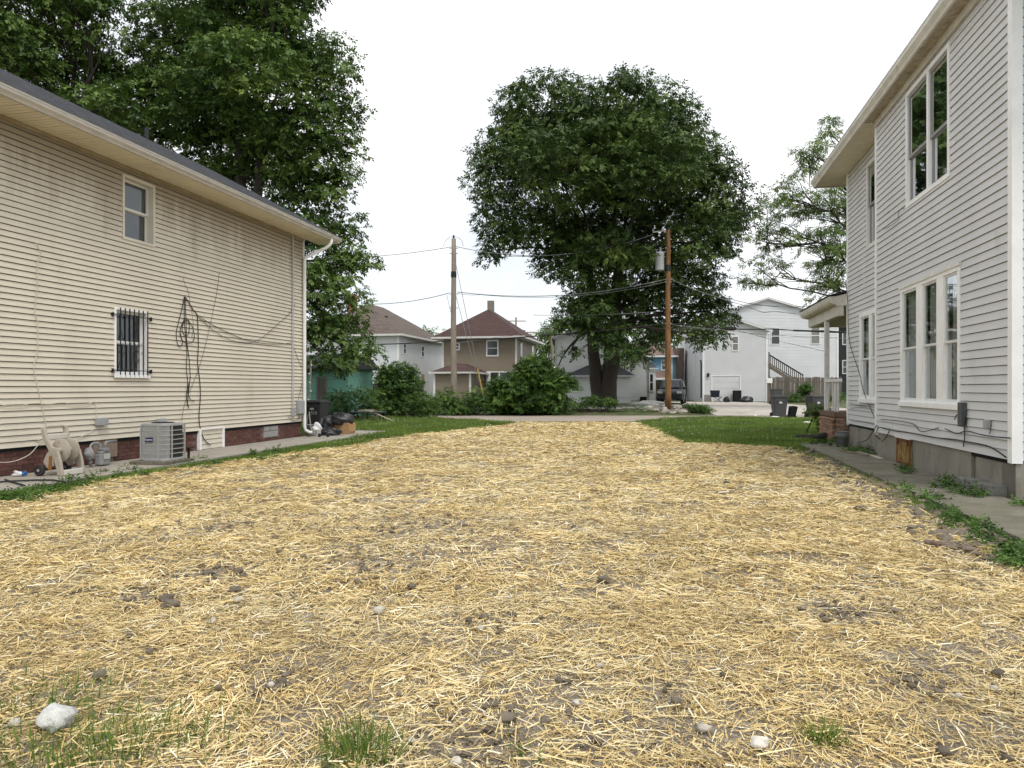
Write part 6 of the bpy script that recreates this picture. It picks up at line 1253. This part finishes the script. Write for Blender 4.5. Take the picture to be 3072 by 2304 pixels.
tb0 = at(1812, 1215, ZC); tb0.z = gz(ZC)
cl = [(u, v+(34 if v < 440 else 0), ru, rv, *k) for (u, v, ru, rv, *k) in cl]
tree('shade_tree', 'huge dark green shade tree with twin trunks standing beyond the alley', tb0, LB(cl, ZC), [tuple(at(1770, 800, ZC)), tuple(at(1860, 780, ZC))], .5, [(-.42, 0, .40), (.30, .05, .52)], 1.08, 38, .205, .112, m_leafd, 3, crad=.90)
# --- left tree pair
ZT = 30.
lt_ = [(700, 40, 150, 120, 0), (860, 110, 120, 105, 0), (560, 140, 150, 120, 2), (960, 190, 75, 80, 0), (1000, 290, 70, 80, 0), (1050, 330, 45, 40, 0), (760, 260, 160, 130, -2), (600, 330, 150, 110, 0), (890, 370, 130, 100, -1), (1000, 420, 70, 55, 0), (740, 470, 150, 100, 1), (920, 520, 110, 75, 0), (1020, 530, 40, 35, 0), (900, 620, 90, 70, 0), (990, 610, 55, 40, 0),
       (960, 700, 80, 60, 0), (1030, 690, 40, 40, 1), (1000, 790, 70, 60, 0), (1070, 800, 32, 30, 1), (950, 860, 80, 70, -1), (1040, 880, 48, 45, 0), (970, 950, 75, 60, -1), (1060, 970, 42, 42, 0), (950, 1030, 60, 45, -1), (1030, 1050, 52, 38, -1), (1000, 1095, 45, 26, -2), (1075, 1060, 22, 26, 0), (450, 260, 120, 110, 1), (640, 180, 60, 50, -2), (420, 400, 110, 80, 2), (780, -60, 170, 80, 0), (600, 560, 160, 70, 2), (800, 720, 110, 80, 3)]
tb1 = at(735, 1280, ZT); tb1.z = 0
tree('shade_tree', 'tall leafy tree rising behind the beige house', tb1, LB(lt_, ZT), [tuple(at(715, 420, ZT)), tuple(at(775, 430, ZT))], .5, [(-.10, 0, .38), (.25, .1, .30)], .80, 40, .15, .088, m_leaf, 5, crad=.70)
l2 = [(90, 40, 150, 110, 0), (250, 60, 100, 80, 0), (40, 170, 120, 90, -1), (190, 190, 110, 80, 1), (300, 240, 60, 70, 2), (330, 330, 90, 60, 0), (120, 290, 110, 60, 1), (160, -70, 170, 90, 0), (-90, 100, 120, 160, 0), (230, 330, 90, 50, 1)]
tb2 = at(150, 1290, 28); tb2.z = 0
tree('shade_tree', 'second leafy tree at the far left above the grey roof', tb2, LB(l2, 28), [tuple(at(170, 420, 28))], .4, [(0, 0, .36)], .80, 40, .145, .085, m_leaf, 8, crad=.70)
# --- airy tree behind the grey house
wp = [(810, 30), (790, 150), (720, 220), (640, 260), (530, 290), (620, 330), (680, 340), (560, 350), (590, 440), (660, 430), (530, 520), (410, 580), (350, 640), (470, 650), (620, 640), (260, 730), (330, 700), (400, 720), (500, 760), (590, 800), (680, 760), (740, 740), (850, 640), (880, 720), (760, 640), (800, 830), (210, 830), (270, 930), (360, 820), (450, 820), (430, 930), (350, 950), (160, 1000), (250, 1040), (330, 1080), (420, 1060), (540, 1000), (620, 980), (700, 960), (820, 960), (870, 1060), (760, 1000), (620, 1110), (690, 1110), (870, 1150), (260, 1160), (320, 1200), (180, 1220), (380, 1240), (240, 1290), (120, 1370), (210, 1400), (290, 1380), (640, 1230), (720, 1270), (800, 1230), (880, 1290), (640, 1400), (760, 1340), (850, 1380), (700, 1450), (780, 1400), (680, 1520), (900, 900), (880, 820), (900, 980), (930, 760), (930, 1100), (930, 1230), (780, 1100), (840, 1090), (570, 780), (640, 800)]
g5 = random.Random(12); ZW = 40.
WC = np.array([tuple(at(2200+x*.3616+g5.gauss(0, 5), 350+y*.3616+g5.gauss(0, 5), ZW+g5.uniform(-2, 2))) for x, y in wp for _ in range(2 if x < 700 else 3)])
tb3 = at(2640, 1240, ZW); tb3.z = gz(ZW)
wl = LB([(2540, 620, 30, 30), (2470, 790, 20, 20), (2300, 730, 14, 14), (2380, 600, 14, 14), (2260, 850, 12, 12), (2500, 860, 20, 20), (2430, 500, 14, 14), (2490, 400, 12, 12), (2340, 820, 12, 12)], ZW)
tree('airy_tree', 'airy light green tree with open branches behind the grey house', tb3, wl, [tuple(at(2620, 800, ZW))], .4, [(0, 0, .22)], .9, 13, .19, .055, m_leafy, 4, crad=.50, extra=WC, n_leaf=9, twigs=3, droop=.5)
# --- far trees
def far_tree(label, u, v, ru, rv, Z, seed, trunk=True):
    p = at(u, 1200, Z); p.z = gz(Z); g = random.Random(seed); L_ = [(u+g.uniform(-.6, .6)*ru, v+g.uniform(-.5, .6)*rv, ru*g.uniform(.4, .6), rv*g.uniform(.4, .6), g.uniform(-2, 2)) for _ in range(9)]
    tree('far_tree', label, p, LB(L_, Z), [tuple(at(u, v+rv*.6, Z))], .3, [(0, 0, .3)], 1.5, 14, .42, .2, m_leaf, seed, crad=1.3, group='far trees between the houses', n_leaf=5, twigs=1)
far_tree('small round treetop between the white and the tan roofs', 1292, 1025, 38, 42, 110, 21)
far_tree('leafy far tree between the tan house and the white gabled house', 1638, 1055, 42, 75, 85, 22)
far_tree('dark far tree behind the blue house roof', 1985, 1010, 70, 60, 100, 23)
far_tree('far tree behind the white gabled house, left of the trunk', 1700, 1000, 60, 60, 95, 24)
far_tree('far tree behind the teal shed and white house', 1010, 1060, 120, 120, 90, 25)
# --- shrubs
def shrub(label, lobes, Z, spacing, per, leaf, wid, crad, seed, m=None, n_leaf=6, name='shrub', cat='shrub'):
    L_ = LB(lobes, Z); c = np.mean([q[:2] for q in L_], 0); base = Vector((c[0], c[1], gz(Z))); o = thing(name, label, cat, tuple(base)); g = random.Random(seed)
    C = clumps(L_, spacing, fill=.35); C = C[C[:, 2] > gz(Z)+.08]; rad = crad*rng.uniform(.65, 1.25, len(C)); P_, T_ = sprays(C, rad, per, leaf, wid, n_leaf, .2, .8)
    P_[:, :, 2] = np.maximum(P_[:, :, 2], gz(Z)+.02)
    obj_of(quads_mesh('foliage', P_-np.array(base)[None, None], T_, m or m_shrub), 'foliage', o); b = MB()
    for q in C[::3]: limb(b, (g.gauss(0, .25), g.gauss(0, .25), -.05), tuple(Vector(q)-base), .03, .01, g, 4, .08, 0, 4)
    b.build('stems', m_bark, o); return o
shrub('big dark lilac-like shrub in front of the white hip-roofed house', [(1185, 1190, 62, 60), (1150, 1210, 40, 45, -.5), (1225, 1180, 30, 60), (1170, 1140, 35, 40), (1205, 1130, 25, 35), (1215, 1230, 40, 25, -.6)], 36, .42, 26, .10, .06, .38, 31)
for i, (u, v) in enumerate(((1160, 1110), (1145, 1125), (1190, 1115), (1235, 1120))): shrub(['leafy shoot at the top of the big shrub, tallest', 'leafy shoot at the left top of the big shrub', 'leafy shoot at the middle top of the big shrub', 'leafy shoot at the right top of the big shrub'][i], [(u, v, 9, 22), (u+3, v+25, 12, 20)], 36, .3, 12, .12, .07, .25, 50+i, name='shrub_shoot')
shrub('round bright green bush at the back lawn edge', [(1275, 1230, 48, 42), (1265, 1205, 30, 25), (1290, 1250, 40, 22)], 34.5, .34, 34, .075, .035, .30, 32)
shrub('low weedy hedge around the foot of the grey pole', [(1340, 1215, 40, 38), (1390, 1225, 50, 28), (1440, 1218, 45, 32), (1480, 1225, 40, 28), (1330, 1190, 18, 20), (1420, 1195, 25, 20)], 38.6, .42, 24, .10, .055, .36, 33)
shrub('large sumac-like bush right of the yellow guy guard', [(1570, 1190, 90, 60), (1620, 1160, 70, 60), (1600, 1120, 55, 40), (1520, 1210, 60, 40), (1650, 1210, 50, 45), (1665, 1150, 45, 30), (1510, 1165, 40, 20), (1690, 1140, 25, 12)], 39, .46, 24, .17, .075, .42, 34, n_leaf=8)
shrub('tangled weeds along the foot of the teal shed', [(1010, 1215, 45, 35), (1060, 1220, 45, 35), (1090, 1195, 40, 30), (1000, 1240, 40, 20, -1), (1110, 1225, 30, 25)], 33, .42, 20, .085, .045, .36, 35)
shrub('low weeds along the grey parking strip under the big tree', [(1720, 1236, 40, 10), (1790, 1238, 40, 9), (1870, 1236, 50, 8), (1740, 1222, 30, 12), (1930, 1235, 40, 9), (1770, 1210, 30, 18), (1830, 1212, 30, 16)], 40.2, .3, 16, .08, .04, .22, 36)
shrub('bright green mound of weeds right of the brown pole', [(2090, 1232, 42, 14), (2070, 1225, 25, 12), (2120, 1236, 24, 9)], 40, .26, 30, .07, .035, .2, 37)
shrub('leafy weed sapling against the tall fence', [(2415, 1172, 10, 16), (2420, 1165, 8, 10)], 56.5, .3, 18, .14, .09, .28, 38)
shrub('low weeds along the foot of the tall fence', [(2385, 1200, 30, 12), (2430, 1202, 25, 10), (2350, 1200, 15, 10), (2515, 1195, 20, 16)], 55.5, .4, 18, .12, .06, .3, 39)
shrub('yellow-green weed in front of the porch pier', [(2455, 1230, 22, 16), (2465, 1250, 18, 12), (2470, 1290, 16, 22)], 22, .22, 14, .085, .05, .16, 40, m_leafy, 7)
# weeds along the right walk and under the wall
def weeds(label, pts, seed, h=.06, per=60, leaf=.05, wid=.03):
    C = np.array([tuple(p) for p in pts]); P_, T_ = sprays(C, np.full(len(C), h), per, leaf, wid, 5, .1, .9); P_[:, :, 2] = np.maximum(P_[:, :, 2], .02)
    return tag(obj_of(quads_mesh('weed_patch', P_, T_, m_shrub), 'weed_patch'), label, 'weeds', kind='stuff')
g6 = random.Random(2)
weeds('broad-leaved green weeds between the straw and the right walk', [gnd(g6.gauss(0, 22)+u, g6.gauss(0, 9)+v, .05) for (u, v) in ((2790, 1505), (2830, 1530), (2870, 1555), (2920, 1580), (2960, 1600), (3000, 1620), (3040, 1650), (3060, 1690), (3020, 1670), (3065, 1660), (2690, 1462), (2850, 1545), (2760, 1490)) for _ in range(5)], 1, .055, 9, .042, .026)
weeds('scattered weeds at the foot of the right foundation', [gnd(g6.gauss(0, 14)+u, g6.gauss(0, 5)+v, .09) for (u, v) in ((2580, 1352), (2600, 1350), (2545, 1352), (2480, 1330), (2500, 1320), (2460, 1325), (2720, 1405), (2850, 1440), (2890, 1475), (2910, 1480), (3065, 1505), (2840, 1450)) for _ in range(4)], 2, .06, 10)
weeds('creeping weeds along the left grass beside the walk', [gnd(g6.gauss(0, 30)+u, g6.gauss(0, 7)+v, .05) for (u, v) in ((30, 1495), (120, 1475), (220, 1452), (320, 1425), (420, 1414), (610, 1391), (760, 1368), (860, 1353), (60, 1490), (260, 1440), (160, 1470)) for _ in range(8)], 3, .055, 14, .042, .026)

#print('TRIS', sum(len(o.data.loops)-2*len(o.data.polygons) for o in scene.objects if o.type == 'MESH'))
